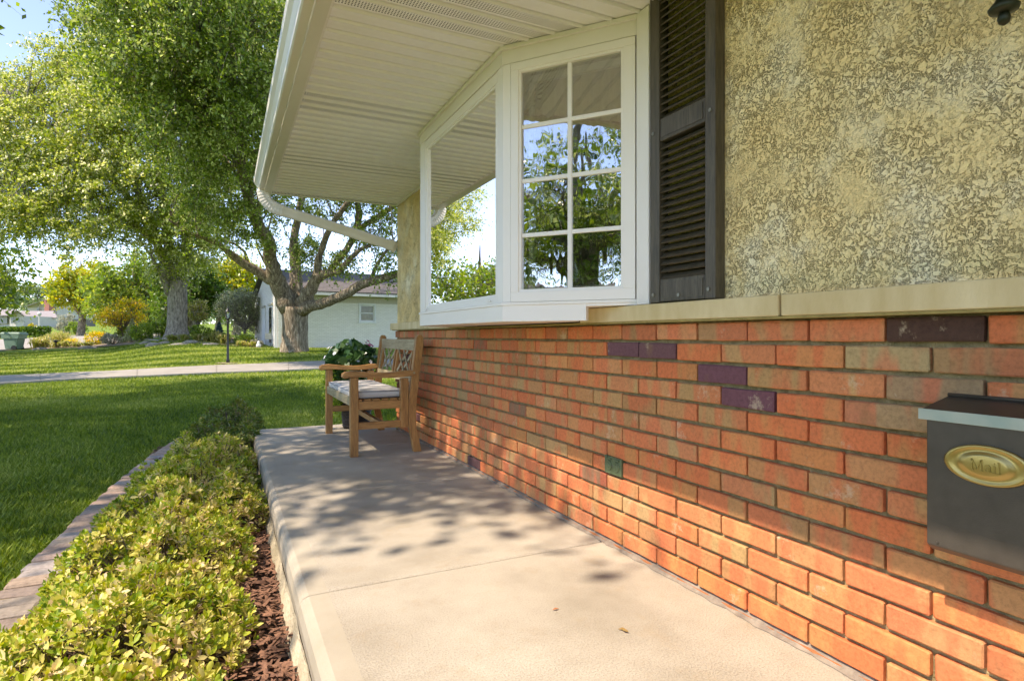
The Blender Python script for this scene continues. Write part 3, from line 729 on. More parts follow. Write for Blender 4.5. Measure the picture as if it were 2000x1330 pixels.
# downspout
ds = empty('downspout', (0, 0, 0)); ds.parent = house; DO = Vector((.31, YS-.03, 2.1)); ds.location = DO-HO
def rect_tube(pts, w, h, rib=0):
    """flattened corrugated pipe: w across (y), h in the bend plane"""
    b = MB(); v = []; f = []; n = 16
    pts = [Vector(p) for p in pts]
    for i, p in enumerate(pts):
        t = (pts[min(i+1, len(pts)-1)]-pts[max(i-1, 0)]).normalized(); s = Vector((0, 1, 0)); u_ = t.cross(s).normalized()
        rr = 1+(rib if i % 2 else 0)
        for k in range(n):
            a_ = 2*math.pi*(k+.5)/n; cx, cz = math.cos(a_), math.sin(a_); m_ = max(abs(cx), abs(cz))
            cr = .93 if k % 2 else 1.0
            v.append(p+s*(cx/m_*w/2*rr*cr)+u_*(cz/m_*h/2*rr*cr))
    for i in range(len(pts)-1):
        for k in range(n): k2 = (k+1) % n; f.append((i*n+k, i*n+k2, (i+1)*n+k2, (i+1)*n+k))
    f.append(tuple(range(n))); f.append(tuple((len(pts)-1)*n+k for k in range(n-1, -1, -1)))
    b.add(v, f); b.v = [(x-DO.x, y_-DO.y, z-DO.z) for x, y_, z in b.v]; return b
A0, A1 = Vector((.29, YS-.035, 2.115)), Vector((1.415, YS-.035, 1.715)); dirn = (A1-Vector((.42, YS-.035, 1.965))).normalized()
E0 = A0; C1 = Vector((.300, YS-.035, 1.975)); E1 = Vector((.455, YS-.035, 1.952))
bez = []
for i in range(23):
    t = i/22; bez.append((1-t)**2*E0+2*t*(1-t)*C1+t*t*E1)
rect_tube(bez, .085, .098, .045).build('elbow', M['gutter'], ds)
rect_tube([bez[-1]+Vector((-.015, 0, .004)), A1], .078, .090).build('pipe', M['gutter'], ds)
rect_tube([A1+Vector((-.045, 0, .017)), A1, Vector((1.45, YS-.01, 1.70))], .088, .102, .0).build('elbow', M['gutter'], ds)
rect_tube([Vector((1.50, YS+.01, 1.72)), Vector((1.52, YS+.012, 1.60)), Vector((1.52, YS+.012, -.15))], .075, .06).build('pipe', M['gutter'], ds)

# ------------------------------------------------------------------ mailbox
mb_ = empty('mailbox', (1.44, .55, .42)); tag(mb_, 'dark bronze wall mailbox with green edged lid and oval brass plate on the brick', 'mailbox')
def mbx(b, name, m, par=None, **kw):
    b.v = [(x-1.44, y_-.55, z-.42) for x, y_, z in b.v]; return b.build(name, m, par or mb_, **kw)
mbx(MB().prism([(1.4385, .418), (1.352, .418), (1.335, .432), (1.335, .700), (1.4385, .722)], 'y', .352, .737), 'body', M['bronze'], bevel=.003)
mbx(MB().prism([(1.4385, .7385), (1.4385, .727), (1.333, .702), (1.333, .7145)], 'y', .343, .748), 'lid', M['bronze'], bevel=.0015)
mbx(MB().box(1.3285, 1.332, .341, .750, .6935, .7165), 'lid_edge', M['verd'], bevel=.001)
mbx(MB().tube([(1.434, .345, .7405), (1.434, .746, .7405)], [.0045, .0045], 10), 'hinge', M['bronze'], smooth=True)
for yv in (.715, .38): mbx(MB().tube([(1.334, yv, .440), (1.3325, yv, .440)], [.0025, .002], 8), 'rivet', M['bronze'])
plate = MB(); v = []; f = []; prof = [(1.0, 0), (1.0, .004), (.94, .0065), (.86, .0055), (.80, .0045), (.70, .0035), (.62, .0055), (.55, .0085), (.45, .0095), (.0, .0095)]
nseg = 48
for r_, h in prof[:-1]:
    for k in range(nseg):
        a_ = 2*math.pi*k/nseg; v.append((1.3345-h, .6265+.0745*r_*math.cos(a_), .6175+.0395*r_*math.sin(a_)))
for i in range(len(prof)-2):
    for k in range(nseg): k2 = (k+1) % nseg; f.append((i*nseg+k, i*nseg+k2, (i+1)*nseg+k2, (i+1)*nseg+k))
f.append(tuple((len(prof)-2)*nseg+k for k in range(nseg)))
plate.add(v, f); pl_o = mbx(plate, 'name_plate', M['brass'], smooth=True)
# raised serif lettering: strokes in (across, up) letter units, cap height 1
STROKES = dict(
    M=([((.10, 0), (.10, 1)), ((.10, 1), (.48, .12)), ((.48, .12), (.86, 1)), ((.86, 1), (.86, 0)), ((-.02, 0), (.24, 0)), ((.72, 0), (1.0, 0)), ((-.02, 1), (.14, 1)), ((.82, 1), (1.0, 1))], 1.12),
    a=([((.06, .52), (.16, .64)), ((.16, .64), (.34, .64)), ((.34, .64), (.44, .54)), ((.44, .54), (.44, .04)), ((.44, .36), (.18, .34)), ((.18, .34), (.05, .20)), ((.05, .20), (.14, .02)), ((.14, .02), (.30, .02)), ((.30, .02), (.44, .14)), ((.44, .02), (.56, .02))], .68),
    i=([((.14, 0), (.14, .62)), ((.02, .62), (.14, .62)), ((.0, 0), (.28, 0)), ((.14, .82), (.14, .92))], .38),
    l=([((.14, 0), (.14, 1)), ((.02, 1), (.14, 1)), ((.0, 0), (.28, 0))], .34))
lt = MB(); xo = 0; sc_ = .0205
tw_ = sum(STROKES[c_][1] for c_ in 'Mail')
for c_ in 'Mail':
    for (a0, b0), (a1, b1) in STROKES[c_][0]:
        pa = (0, -(xo+a0-tw_/2)*sc_*1.0, (b0-.5)*sc_); pb = (0, -(xo+a1-tw_/2)*sc_, (b1-.5)*sc_)
        lt.beam(pa, pb, .0016, .0026 if abs(b1-b0) > .3 and not (c_ == 'M' and a0 == .10 and a1 == .10) else .0020, up=(0, 1, 0) if abs(b1-b0) > abs(a1-a0) else (0, 0, 1))
    xo += STROKES[c_][1]
lo_ = lt.build('lettering', M['brass'], pl_o); lo_.location = (1.3345-.0102-1.44, .6235-.55, .6175-.42)

# ------------------------------------------------------------------ outlet cover
ot = empty('outlet_cover', (1.44, 1.995, .336)); tag(ot, 'small green patina electrical outlet cover set low in the brick wall', 'outlet')
b = MB().box(-.008, .01, -.058, .058, -.036, .036); b.build('plate', M['outlet'], ot, bevel=.002)
for sy in (-1, 1):
    b = MB(); b.tube([(-.0080, sy*.026, 0), (-.0125, sy*.026, 0)], [.0215, .0195], 20); b.build('flap', M['outlet'], ot)
    b = MB(); b.tube([(-.0127, sy*.026, 0), (-.0150, sy*.026, 0)], [.012, .010], 16); b.build('flap_boss', M['outlet'], ot)
    b = MB(); b.box(-.014, -.008, sy*.026-.018, sy*.026+.018, .024, .030); b.build('hinge', M['outlet'], ot)
b = MB(); b.tube([(-.0078, 0, 0), (-.011, 0, 0)], [.004, .003], 8); b.build('screw', M['screw'], ot)

# ------------------------------------------------------------------ wall lantern (bottom finial in view)
ln = empty('wall_lantern', (1.30, .583, 1.45)); tag(ln, 'dark green wall lantern whose round finial hangs at the top right corner', 'lamp')
MB().lathe([(.002, -.004), (.008, 0), (.0105, .008), (.009, .016), (.006, .02)], n=16).build('finial', M['lantern'], ln, smooth=True)
MB().lathe([(.006, .018), (.022, .022), (.0245, .029), (.017, .038), (.0125, .044), (.0115, .08), (.03, .10), (.075, .112), (.078, .12), (.07, .122)], n=20).build('base', M['lantern'], ln, smooth=True)
gp_ = MB().lathe([(.068, .122), (.085, .33)], n=6); gp_.build('glass', M['glass'], ln)
for k in range(6):
    a_ = 2*math.pi*k/6; b = MB(); b.tube([(.07*math.cos(a_), .07*math.sin(a_), .12), (.088*math.cos(a_), .088*math.sin(a_), .335)], [.004, .004], 6); b.build('cage_bar', M['lantern'], ln)
MB().lathe([(.105, .33), (.10, .345), (.05, .40), (.015, .43), (.01, .46), (.002, .47)], n=20).build('cap', M['lantern'], ln, smooth=True)
b = MB(); b.tube([(0, 0, .46), (.03, 0, .5), (.09, 0, .49), (.15, 0, .40)], [.007]*4, 8); b.build('arm', M['lantern'], ln, smooth=True)
b = MB(); b.tube([(.148, 0, .36), (.156, 0, .36)], [.06, .055], 16); b.build('wall_plate', M['lantern'], ln)

# ------------------------------------------------------------------ bench
bench = empty('garden_bench', (.83, 4.88, 0)); tag(bench, 'two seat teak garden bench with lattice back against the brick wall', 'bench')
BX = Vector((.83, 4.88, 0))
def be(b, name, m, par=None, **kw):
    b.v = [(x-BX.x, y_-BX.y, z) for x, y_, z in b.v]; return b.build(name, m, par or bench, **kw)
YN, YF = 4.29, 5.47
for i, yv in enumerate((YN, YF-.05)):
    y0, y1 = yv, yv+.048
    be(MB().box(.805, .862, y0, y1, 0, .57), 'leg', M['teak'], bevel=.003)
    # rear post: curved foot, knee and raked back
    outer = [(1.272, 0), (1.330, 0), (1.312, .10), (1.290, .19), (1.290, .30), (1.298, .42), (1.318, .60), (1.345, .80), (1.345, .855), (1.333, .875), (1.308, .878), (1.292, .86), (1.268, .66), (1.245, .48), (1.232, .40), (1.232, .20), (1.255, .10)]
    be(MB().prism(outer, 'y', y0, y1), 'leg', M['teak'], bevel=.003)
    be(MB().box(1.172, 1.231, y0+.002, y1-.002, .19, .555), 'arm_post', M['teak'], bevel=.003)
    be(MB().box(.863, 1.171, y0+.006, y1-.006, .193, .243), 'stretcher', M['teak_x'], bevel=.003)
    be(MB().box(.863, 1.231, y0+.008, y1-.008, .335, .395), 'side_rail', M['teak_x'], bevel=.002)
    top = [(.748, .575), (.752, .600), (.775, .613), (.83, .618), (.95, .603), (1.08, .600), (1.20, .612), (1.285, .612), (1.285, .578), (1.20, .565), (1.08, .560), (.95, .565), (.86, .573), (.80, .572), (.765, .563)]
    be(MB().prism(top, 'y', y0-.010, y1+.012), 'armrest', M['teak_x'], bevel=.004)
be(MB().tube([(1.27, YN-.011, .594), (1.27, YN-.007, .594)], [.008, .008], 10), 'plug', M['teak_grey'])
be(MB().box(.812, .838, YN+.049, YF-.051, .36, .425), 'apron', M['teak_grey'], bevel=.003)
be(MB().box(1.20, 1.225, YN+.049, YF-.051, .36, .41), 'apron', M['teak_y'], bevel=.003)
for k in range(6): be(MB().box(.842+k*.064, .842+k*.064+.05, YN+.02, YF-.02, .396, .409), 'seat_slat', M['teak_y'], bevel=.002)
be(MB().box(1.02, 1.055, YN+.049, YF-.051, .20, .24), 'stretcher', M['teak_y'], bevel=.003)
# lattice back, leaning: local frame along y and up the rake
def bk(yv, z, off=0): return Vector((1.262+(z-.48)*.155+off, yv, z))
def bbeam(name, ya, za, yb, zb2, w, t, m, off=0):
    b = MB(); b.beam(bk(ya, za, off), bk(yb, zb2, off), t, w, up=(0, 0, 1) if abs(zb2-za) < abs(yb-ya) else (0, 1, 0)); return be(b, name, m, bevel=.0015)
ya, yb = YN+.049, YF-.051
bbeam('top_rail', ya, .80, yb, .80, .085, .026, M['teak_grey']); bbeam('back_rail', ya, .545, yb, .545, .055, .024, M['teak_grey'])
def vb(name, yv, w, m):
    b = MB(); p0, p1 = bk(yv, .573), bk(yv, .757); b.add([p0+Vector((-.010, -w/2, 0)), p0+Vector((.010, -w/2, 0)), p0+Vector((.010, w/2, 0)), p0+Vector((-.010, w/2, 0)), p1+Vector((-.010, -w/2, 0)), p1+Vector((.010, -w/2, 0)), p1+Vector((.010, w/2, 0)), p1+Vector((-.010, w/2, 0))],
              [(0, 3, 2, 1), (4, 5, 6, 7), (0, 1, 5, 4), (2, 3, 7, 6), (1, 2, 6, 5), (3, 0, 4, 7)]); return be(b, name, m)
mid = (ya+yb)/2
vb('back_slat', ya+.02, .03, M['teak_grey']); vb('back_slat', yb-.02, .03, M['teak_grey']); vb('back_slat', mid-.04, .028, M['teak']); vb('back_slat', mid+.04, .028, M['teak'])
vb('back_slat', ya+.075, .022, M['teak']); vb('back_slat', yb-.075, .022, M['teak'])
for a_, b_ in ((ya+.09, mid-.06), (mid+.06, yb-.09)):
    w = b_-a_
    for k, (s0, s1) in enumerate(((0, .62), (.38, 1.))):
        bbeam('lattice_slat', a_+w*s0, .574, a_+w*s1, .756, .022, .008, M['teak_grey'], -.005)
        bbeam('lattice_slat', b_-w*s0, .574, b_-w*s1, .756, .022, .008, M['teak_grey'], .005)
# cushion
cs = tag(empty('cushion', (1.02, 4.88, .41)), 'pale grey seat cushion with dark piping lying on the teak bench', 'cushion')
v = []; f = []; nx_, ny_ = 12, 26; hx, hy = .195, .535
def sq(t): return math.copysign(abs(t)**.5, t)
top_i = {}
for side in (1, -1):
    for i in range(nx_+1):
        for j in range(ny_+1):
            a_, b_ = -1+2*i/nx_, -1+2*j/ny_; e1 = (1-abs(a_)**6)*(1-abs(b_)**14); z = .029+side*(.021+.012*max(0, e1)**.6+.003*math.sin(j*.8)*side*max(0, e1))
            v.append((a_*hx, b_*hy, z))
w_ = ny_+1
for s in range(2):
    o_ = s*(nx_+1)*w_
    for i in range(nx_):
        for j in range(ny_):
            q = (o_+i*w_+j, o_+(i+1)*w_+j, o_+(i+1)*w_+j+1, o_+i*w_+j+1); f.append(q if s == 0 else q[::-1])
edge = [i*w_ for i in range(nx_+1)]+[nx_*w_+j for j in range(1, ny_+1)]+[i*w_+ny_ for i in range(nx_-1, -1, -1)]+[j for j in range(ny_-1, 0, -1)]
off = (nx_+1)*w_
for k in range(len(edge)):
    a_, b_ = edge[k], edge[(k+1) % len(edge)]; f.append((a_, a_+off, b_+off, b_))
MB().add(v, f).build('cover', M['cushion'], cs, smooth=True)
for zz_ in (.008, .050):
    ring = [(-hx, -hy), (hx, -hy), (hx, hy), (-hx, hy), (-hx, -hy)]
    b = MB(); b.tube([(x, y_, zz_) for x, y_ in ring], [.0035]*5, 6, cap=False); b.build('piping', M['piping'], cs, smooth=True)

# ------------------------------------------------------------------ foliage builders
def leaf_quads(c, size, up_bias=.35, asp=.55, droop=0., rnd=None, nseg='kite'):
    """kite shaped leaves at centres c (N,3)"""
    N = len(c); d = rng.normal(size=(N, 3)); d[:, 2] -= droop; d /= np.linalg.norm(d, axis=1)[:, None]
    n = rng.normal(size=(N, 3)); n[:, 2] += up_bias*3; n -= (n*d).sum(1)[:, None]*d; n /= np.linalg.norm(n, axis=1)[:, None]
    s = np.cross(d, n); L = (size*rng.uniform(.65, 1.3, N))[:, None]; w = L*asp
    return np.stack([c-d*L*.5, c+s*w*.5+d*L*.05, c+d*L*.5, c-s*w*.5+d*L*.05], 1)
def leaves(name, c, size, m, parent, **kw):
    q = leaf_quads(c, size, **kw); me = np_mesh(name, q, [(0, 1, 2, 3)], 4, rng.uniform(0, 1, len(c)))
    o = link(name, me, m, parent); o['kind'] = 'stuff'; return o
def ellip_pts(n, c, r, shell=.5):
    d = rng.normal(size=(n, 3)); d /= np.linalg.norm(d, axis=1)[:, None]; q = rng.uniform(shell**3, 1, n)**(1/3)
    return np.array(c)+d*q[:, None]*np.array(r)
TREE_TRIS = 0
def tree(name, label, base, limbs, lobes, nleaf, size, mleaf, mbark, cl_r=.55, cl_n=70, droop=.5, shell=.35, group=None, twigs=True, flare=1.35, seg=14, stretch=(1, 1, .8), zmin=None, cat='tree'):
    """limbs: lists of (Vector, radius); lobes: list of (centre, radii, weight)"""
    root = empty(name, base); tag(root, label, cat, group)
    b = MB(); P = []
    for k, l in enumerate(limbs):
        pts = [Vector(p)-base for p, r in l]; rad = [r for p, r in l]
        # subdivide with a little wander
        pp = [pts[0]]; rr = [rad[0]]
        for i in range(len(pts)-1):
            for t in (1/3, 2/3, 1):
                q = pts[i].lerp(pts[i+1], t); r_ = rad[i]+(rad[i+1]-rad[i])*t
                if t < 1: q = q+Vector([random.uniform(-1, 1)*r_*(.22 if k else .03) for _ in range(3)])
                pp.append(q); rr.append(r_)
        b.tube(pp, rr, seg*2 if k == 0 else seg, wob=.13)
        for q, r_ in zip(pp, rr): P.append((q, r_))
    tk = b.build('trunk', mbark, root, smooth=True)
    tot = sum(w for _, _, w in lobes); ncl = max(6, nleaf//cl_n); cc = []
    for c, r, w in lobes:
        k = max(1, int(ncl*w/tot)); cc.append(ellip_pts(k, Vector(c)-base, r, shell))
    cc = np.concatenate(cc)
    if zmin is not None: cc[:, 2] = np.maximum(cc[:, 2], zmin-base.z+rng.uniform(0, .6, len(cc)))
    # each cluster is a spray of drooping twigs with leaves along them
    nt_ = 8; k = max(2, int(nleaf/len(cc)/nt_)); ct = np.repeat(cc, nt_, 0); M_ = len(ct)
    ax = ct.copy(); ax[:, 2] = 0; ax /= np.maximum(np.linalg.norm(ax, axis=1), .3)[:, None]
    td = rng.normal(size=(M_, 3))*np.array([1, 1, .45])+ax*.5; td /= np.linalg.norm(td, axis=1)[:, None]; tl = cl_r*rng.uniform(1.1, 3.0, M_); dr = rng.uniform(.25, .9, M_)*droop*1.3
    def on_twig(t): return ct[:, None, :]+td[:, None, :]*(t*tl[:, None])[..., None]+np.array([0, 0, -1.])*((t**2)*(tl*dr)[:, None])[..., None]
    t = rng.uniform(.08, 1, (M_, k))**.8; c = on_twig(t)+rng.normal(size=(M_, k, 3))*size*.55
    leaves('crown', c.reshape(-1, 3), size, mleaf, root, droop=droop)
    if twigs and M_ < 20000:
        tt = np.tile(np.linspace(0, .95, 4), (M_, 1)); p_ = on_twig(tt); sd2 = np.cross(td, [0, 0, 1.]); sd2 /= np.maximum(np.linalg.norm(sd2, axis=1), .05)[:, None]; w2 = np.array([.010, .008, .005, .002])[None, :, None]
        V2 = np.stack([p_-sd2[:, None, :]*w2, p_+sd2[:, None, :]*w2], 2).reshape(M_, 8, 3)
        o2 = link('twigs', np_mesh('twigs', V2, [(0, 1, 3, 2), (2, 3, 5, 4), (4, 5, 7, 6)], 4), mbark, root); o2['kind'] = 'stuff'
    if twigs:
        br = MB(); PP = np.array([tuple(q) for q, _ in P]); 
        hi = np.array([i for i in range(len(P)) if P[i][1] < .8*limbs[0][0][1]])
        if len(hi) == 0: hi = np.arange(len(P))
        sel = cc if len(cc) < 420 else cc[rng.choice(len(cc), 420, replace=False)]
        for q in sel:
            dd = np.linalg.norm(PP[hi]-q+np.array([0, 0, .8]), axis=1); j = hi[int(dd.argmin())]; a_ = Vector(PP[j]); e_ = Vector(q); L_ = (e_-a_).length
            if L_ < .3 or L_ > 9: continue
            m1 = a_.lerp(e_, .35)+Vector((random.uniform(-.1, .1)*L_, random.uniform(-.1, .1)*L_, .12*L_)); m2 = a_.lerp(e_, .7)+Vector((random.uniform(-.05, .05)*L_, 0, .10*L_))
            r0 = min(P[j][1]*.5, .012+.012*L_)
            br.tube([a_, m1, m2, e_], [r0, r0*.7, r0*.4, .006], 5, cap=False)
        if br.v: br.build('branches', mbark, root, smooth=True)['kind'] = 'stuff'
    return root

ML = dict(
    main=m_leaf('maple_leaves', [(0.056, 0.109, 0.016), (0.134, 0.215, 0.026), (0.223, 0.318, 0.047), (0.513, 0.583, 0.224)], 0.5),  # palest stop puts whitish leaf highlights into the colour
    two=m_leaf('silver_maple_leaves', [(0.115, 0.187, 0.022), (0.259, 0.345, 0.043), (0.46, 0.504, 0.101), (0.8, 0.8, 0.489)], 0.5),  # near-white last stop is a painted highlight on scattered leaves
    yel=m_leaf('yellowing_leaves', [(0.126, 0.196, 0.021), (0.28, 0.35, 0.035), (0.462, 0.49, 0.049), (0.644, 0.532, 0.056)], 0.5),
    grn=m_leaf('green_leaves', [(0.068, 0.135, 0.016), (0.149, 0.257, 0.03), (0.257, 0.365, 0.047), (0.378, 0.432, 0.068)], 0.48),
    drk=m_leaf('deep_green_leaves', [(0.039, 0.091, 0.013), (0.065, 0.143, 0.019), (0.104, 0.195, 0.026), (0.169, 0.247, 0.039)], 0.45),
    gry=m_leaf('grey_green_leaves', [(0.156, 0.204, 0.096), (0.288, 0.324, 0.168), (0.432, 0.456, 0.264), (0.6, 0.6, 0.396)], 0.35),
    far=m_leaf('far_leaves', [(0.12, 0.192, 0.072), (0.192, 0.276, 0.108), (0.288, 0.36, 0.156)], 0.35),
    org=m_leaf('orange_leaves', [(0.26, 0.312, 0.026), (0.546, 0.52, 0.039), (0.78, 0.624, 0.052), (0.806, 0.468, 0.052)], 0.45),
    aza=m_leaf('azalea_leaves', [(.10, .18, .015), (.24, .34, .03), (.48, .50, .06), (.70, .60, .22), (.78, .58, .38)], .25, .42, 1.4, .4),
    azd=m_leaf('dark_azalea_leaves', [(.05, .10, .018), (.10, .17, .025), (.19, .24, .035), (.34, .28, .09)], .25, .38, 1.4, .5),
    blue=m_leaf('blue_spruce_needles', [(.03, .08, .08), (.06, .12, .12), (.10, .17, .16)], .15),
    sil=m_leaf('silver_leaves', [(0.192, 0.204, 0.144), (0.336, 0.336, 0.24), (0.48, 0.456, 0.336)], 0.3),
    lily=m_leaf('lily_blades', [(0.13, 0.195, 0.026), (0.286, 0.325, 0.052), (0.442, 0.416, 0.13), (0.546, 0.468, 0.221)], 0.4),
    grass=m_leaf('grass_blades', [(.05, .10, .012), (.12, .20, .02), (.25, .33, .04), (.48, .50, .14)], 0.35, .5, 1.1, .3),
    begon=m_leaf('begonia_leaves', [(.02, .07, .02), (.04, .11, .03), (.08, .16, .06)], .25, .35),
)

# ---- main maple by the neighbour's house
px = 24.5/1150
def L(*t): return [(W(u, v, d), r*px) for u, v, d, r in t]
limbs = [
    L((575, 700, 24.5, 33), (575, 686, 24.5, 27), (576, 668, 24.5, 23.5), (576, 625, 24.5, 22.5), (577, 600, 24.5, 24)),
    L((568, 604, 24.5, 20), (550, 568, 24.3, 17), (537, 540, 24, 15), (529, 510, 23.7, 12.5), (526, 473, 23, 11), (505, 440, 22, 10), (490, 410, 21, 9), (477, 350, 20, 8), (462, 290, 19, 6.5), (435, 200, 18, 5), (400, 100, 17.5, 3.5)),
    L((540, 550, 24.2, 11), (517, 540, 24, 9), (486, 521, 23.5, 8), (452, 497, 23, 6.5), (434, 482, 22.6, 5), (415, 472, 22, 4), (370, 455, 21, 2.5), (330, 430, 20, 1.5)),
    L((581, 602, 24.5, 19), (580, 570, 24.8, 13), (577, 535, 25, 11), (575, 500, 25.2, 9.5), (574, 470, 25.4, 8), (584, 410, 25.6, 7), (600, 330, 26, 6), (610, 220, 26, 4), (600, 100, 26, 2.5)),
    L((590, 605, 24.5, 18), (600, 572, 24.2, 13), (617, 547, 24, 10), (640, 533, 23.6, 8), (660, 531, 23.4, 5.5), (687, 502, 23, 4.5), (708, 485, 22.7, 3.5), (740, 470, 22.4, 2)),
    L((616, 550, 24, 9), (624, 500, 23.8, 6), (637, 462, 23.5, 5.5), (655, 428, 23, 5), (680, 395, 22.5, 4.5), (720, 340, 22, 3.5), (760, 280, 21, 2.5)),
    L((640, 534, 23.8, 6), (668, 500, 24, 6), (696, 458, 24, 6.5), (702, 420, 24, 6), (696, 380, 24, 5), (700, 280, 24, 4), (690, 150, 24, 2.5)),
    L((590, 606, 24.3, 13), (616, 596, 23.9, 9.5), (642, 589, 23.5, 9), (668, 578, 23.1, 8.5), (693, 563, 22.8, 8), (724, 550, 22.5, 7.5), (755, 541, 22.2, 7), (790, 530, 22, 6), (850, 520, 21.8, 4)),
    L((724, 551, 22.6, 4.5), (735, 520, 22.4, 3.5), (748, 500, 22.2, 2.8), (768, 470, 22, 2)),
    L((702, 445, 24, 5), (730, 430, 23.6, 5), (760, 410, 23.4, 4.5), (800, 380, 23, 4)),
    L((486, 522, 23.5, 4), (478, 492, 23.4, 2.5), (462, 478, 23.2, 2.2), (440, 470, 23, 1.5)),
    L((540, 545, 24, 4), (515, 510, 23.8, 2), (505, 490, 23.6, 1.8), (500, 470, 23.4, 1.2)),
]
lob = []
def lb(u, v, d, r, w=None, f=1.): lob.append((W(u, v, d), (r, r, r*f), w if w else r*r))
for u, v, d, r in ((470, 60, 17, 2.3), (400, 110, 17, 2.2), (330, 60, 17, 2.1), (260, 40, 17.5, 1.8), (480, 180, 18, 2.2), (420, 240, 18.5, 2.0), (350, 190, 18, 1.8), (500, 300, 19.5, 1.9), (450, 350, 20, 1.5), (525, 150, 19, 1.9), (560, 250, 23, 3), (230, 110, 18, 1.4), (300, 150, 18, 1.3),
                   (300, -80, 17, 2.6), (420, -60, 16.5, 2.8), (420, 420, 21, 1.2), (470, 430, 21.5, .9), (390, 370, 20.5, 1.3)): lb(u, v, d, r)
for u, v, d, r, w in ((605, 503, 24.3, .7, 1.0), (650, 505, 23.6, .6, .8), (588, 470, 25, .5, .6), (545, 400, 24, .8, .7), (605, 410, 25, .5, .35), (655, 400, 24, .8, .6), (722, 440, 23.5, .8, 1.0), (762, 400, 23, 1., 1.6), (700, 395, 24, .8, .7), (764, 515, 22.3, .7, .8), (738, 470, 22.6, .4, .3), (526, 462, 22.9, .5, .5),
                      (700, 250, 24, 3.4, 8), (820, 200, 24, 3.4, 8), (620, 100, 25, 3.4, 9), (900, 350, 23, 3, 7), (850, 480, 22, 1.6, 3)): lb(u, v, d, r, w)
base = W(575, 690, 24.5); base.z -= .15
tree('maple_tree', "large maple with furrowed forked trunk in front of the white painted brick house", base, limbs, lob, 175000, .115, ML['main'], M['bark'], cl_r=.34, cl_n=120, droop=.8, shell=.2, stretch=(1, 1, .9))

# ---- second big tree on the planted mound
px2 = 29.5/1150
def L2(*t): return [(W(u, v, d), r*px2) for u, v, d, r in t]
limbs = [
    L2((345, 668, 29.5, 30), (345, 657, 29.5, 22), (345, 640, 29.5, 17.5), (346, 600, 29.5, 16.5), (346, 565, 29.5, 16.5), (347, 548, 29.5, 17)),
    L2((335, 556, 29.5, 11), (322, 515, 29.2, 8), (305, 470, 29, 7.5), (290, 430, 28.5, 7), (260, 350, 28, 5.5), (230, 250, 28, 4)),
    L2((346, 552, 29.5, 15), (338, 510, 29.5, 9), (326, 465, 29.5, 8), (320, 400, 29.5, 7), (310, 300, 29, 6), (300, 180, 29, 4)),
    L2((356, 552, 29.5, 12), (360, 510, 29.8, 9), (366, 460, 30, 7.5), (380, 380, 30, 6), (395, 280, 30, 5), (400, 150, 30, 3)),
    L2((330, 575, 29.3, 6), (318, 545, 28.8, 5), (313, 530, 28.5, 4), (295, 500, 28, 2)),
    L2((310, 480, 29, 6), (250, 430, 27.5, 5), (180, 400, 26.5, 4), (110, 390, 26, 3), (50, 400, 25.5, 2)),
    L2((290, 430, 28.6, 6), (200, 330, 27.5, 4.5), (100, 250, 27, 3.5), (20, 200, 26.5, 2.5)),
]
lob = []
for u, v, d, r in ((60, 420, 26, 1.7), (130, 430, 26, 1.5), (200, 430, 26.5, 1.5), (30, 360, 26.5, 2.0), (120, 350, 26.5, 2.4), (210, 350, 27, 2.4), (300, 370, 27.5, 2.2), (380, 400, 29, 2.0), (20, 270, 27, 2.2), (110, 250, 27, 2.8), (220, 250, 27.5, 2.8), (320, 270, 28, 2.8), (420, 300, 30, 2.8),
                   (40, 185, 28, 1.4), (120, 150, 28, 2.2), (210, 150, 28.5, 2.6), (310, 150, 29, 3), (430, 150, 30, 3), (300, 20, 29, 3), (430, 20, 30, 3), (300, 440, 28.5, 1.5), (360, 470, 29, 1.5), (400, 460, 29.5, 1.3), (10, 430, 26, .9), (-40, 330, 27, 2.2), (-60, 220, 28, 2.4), (330, 520, 28.8, .9), (390, 515, 29, .8)):
    lob.append((W(u, v, d), (r, r, r*.85), r*r))
base2 = W(345, 660, 29.5); base2.z -= .1
tree('silver_maple_tree', 'tall pale barked tree with a hollow knot rising from the flower bed, lit yellow green', base2, limbs, lob, 210000, .14, ML['two'], M['bark2'], cl_r=.40, cl_n=120, droop=.7, shell=.25, stretch=(1.1, 1.1, .8))

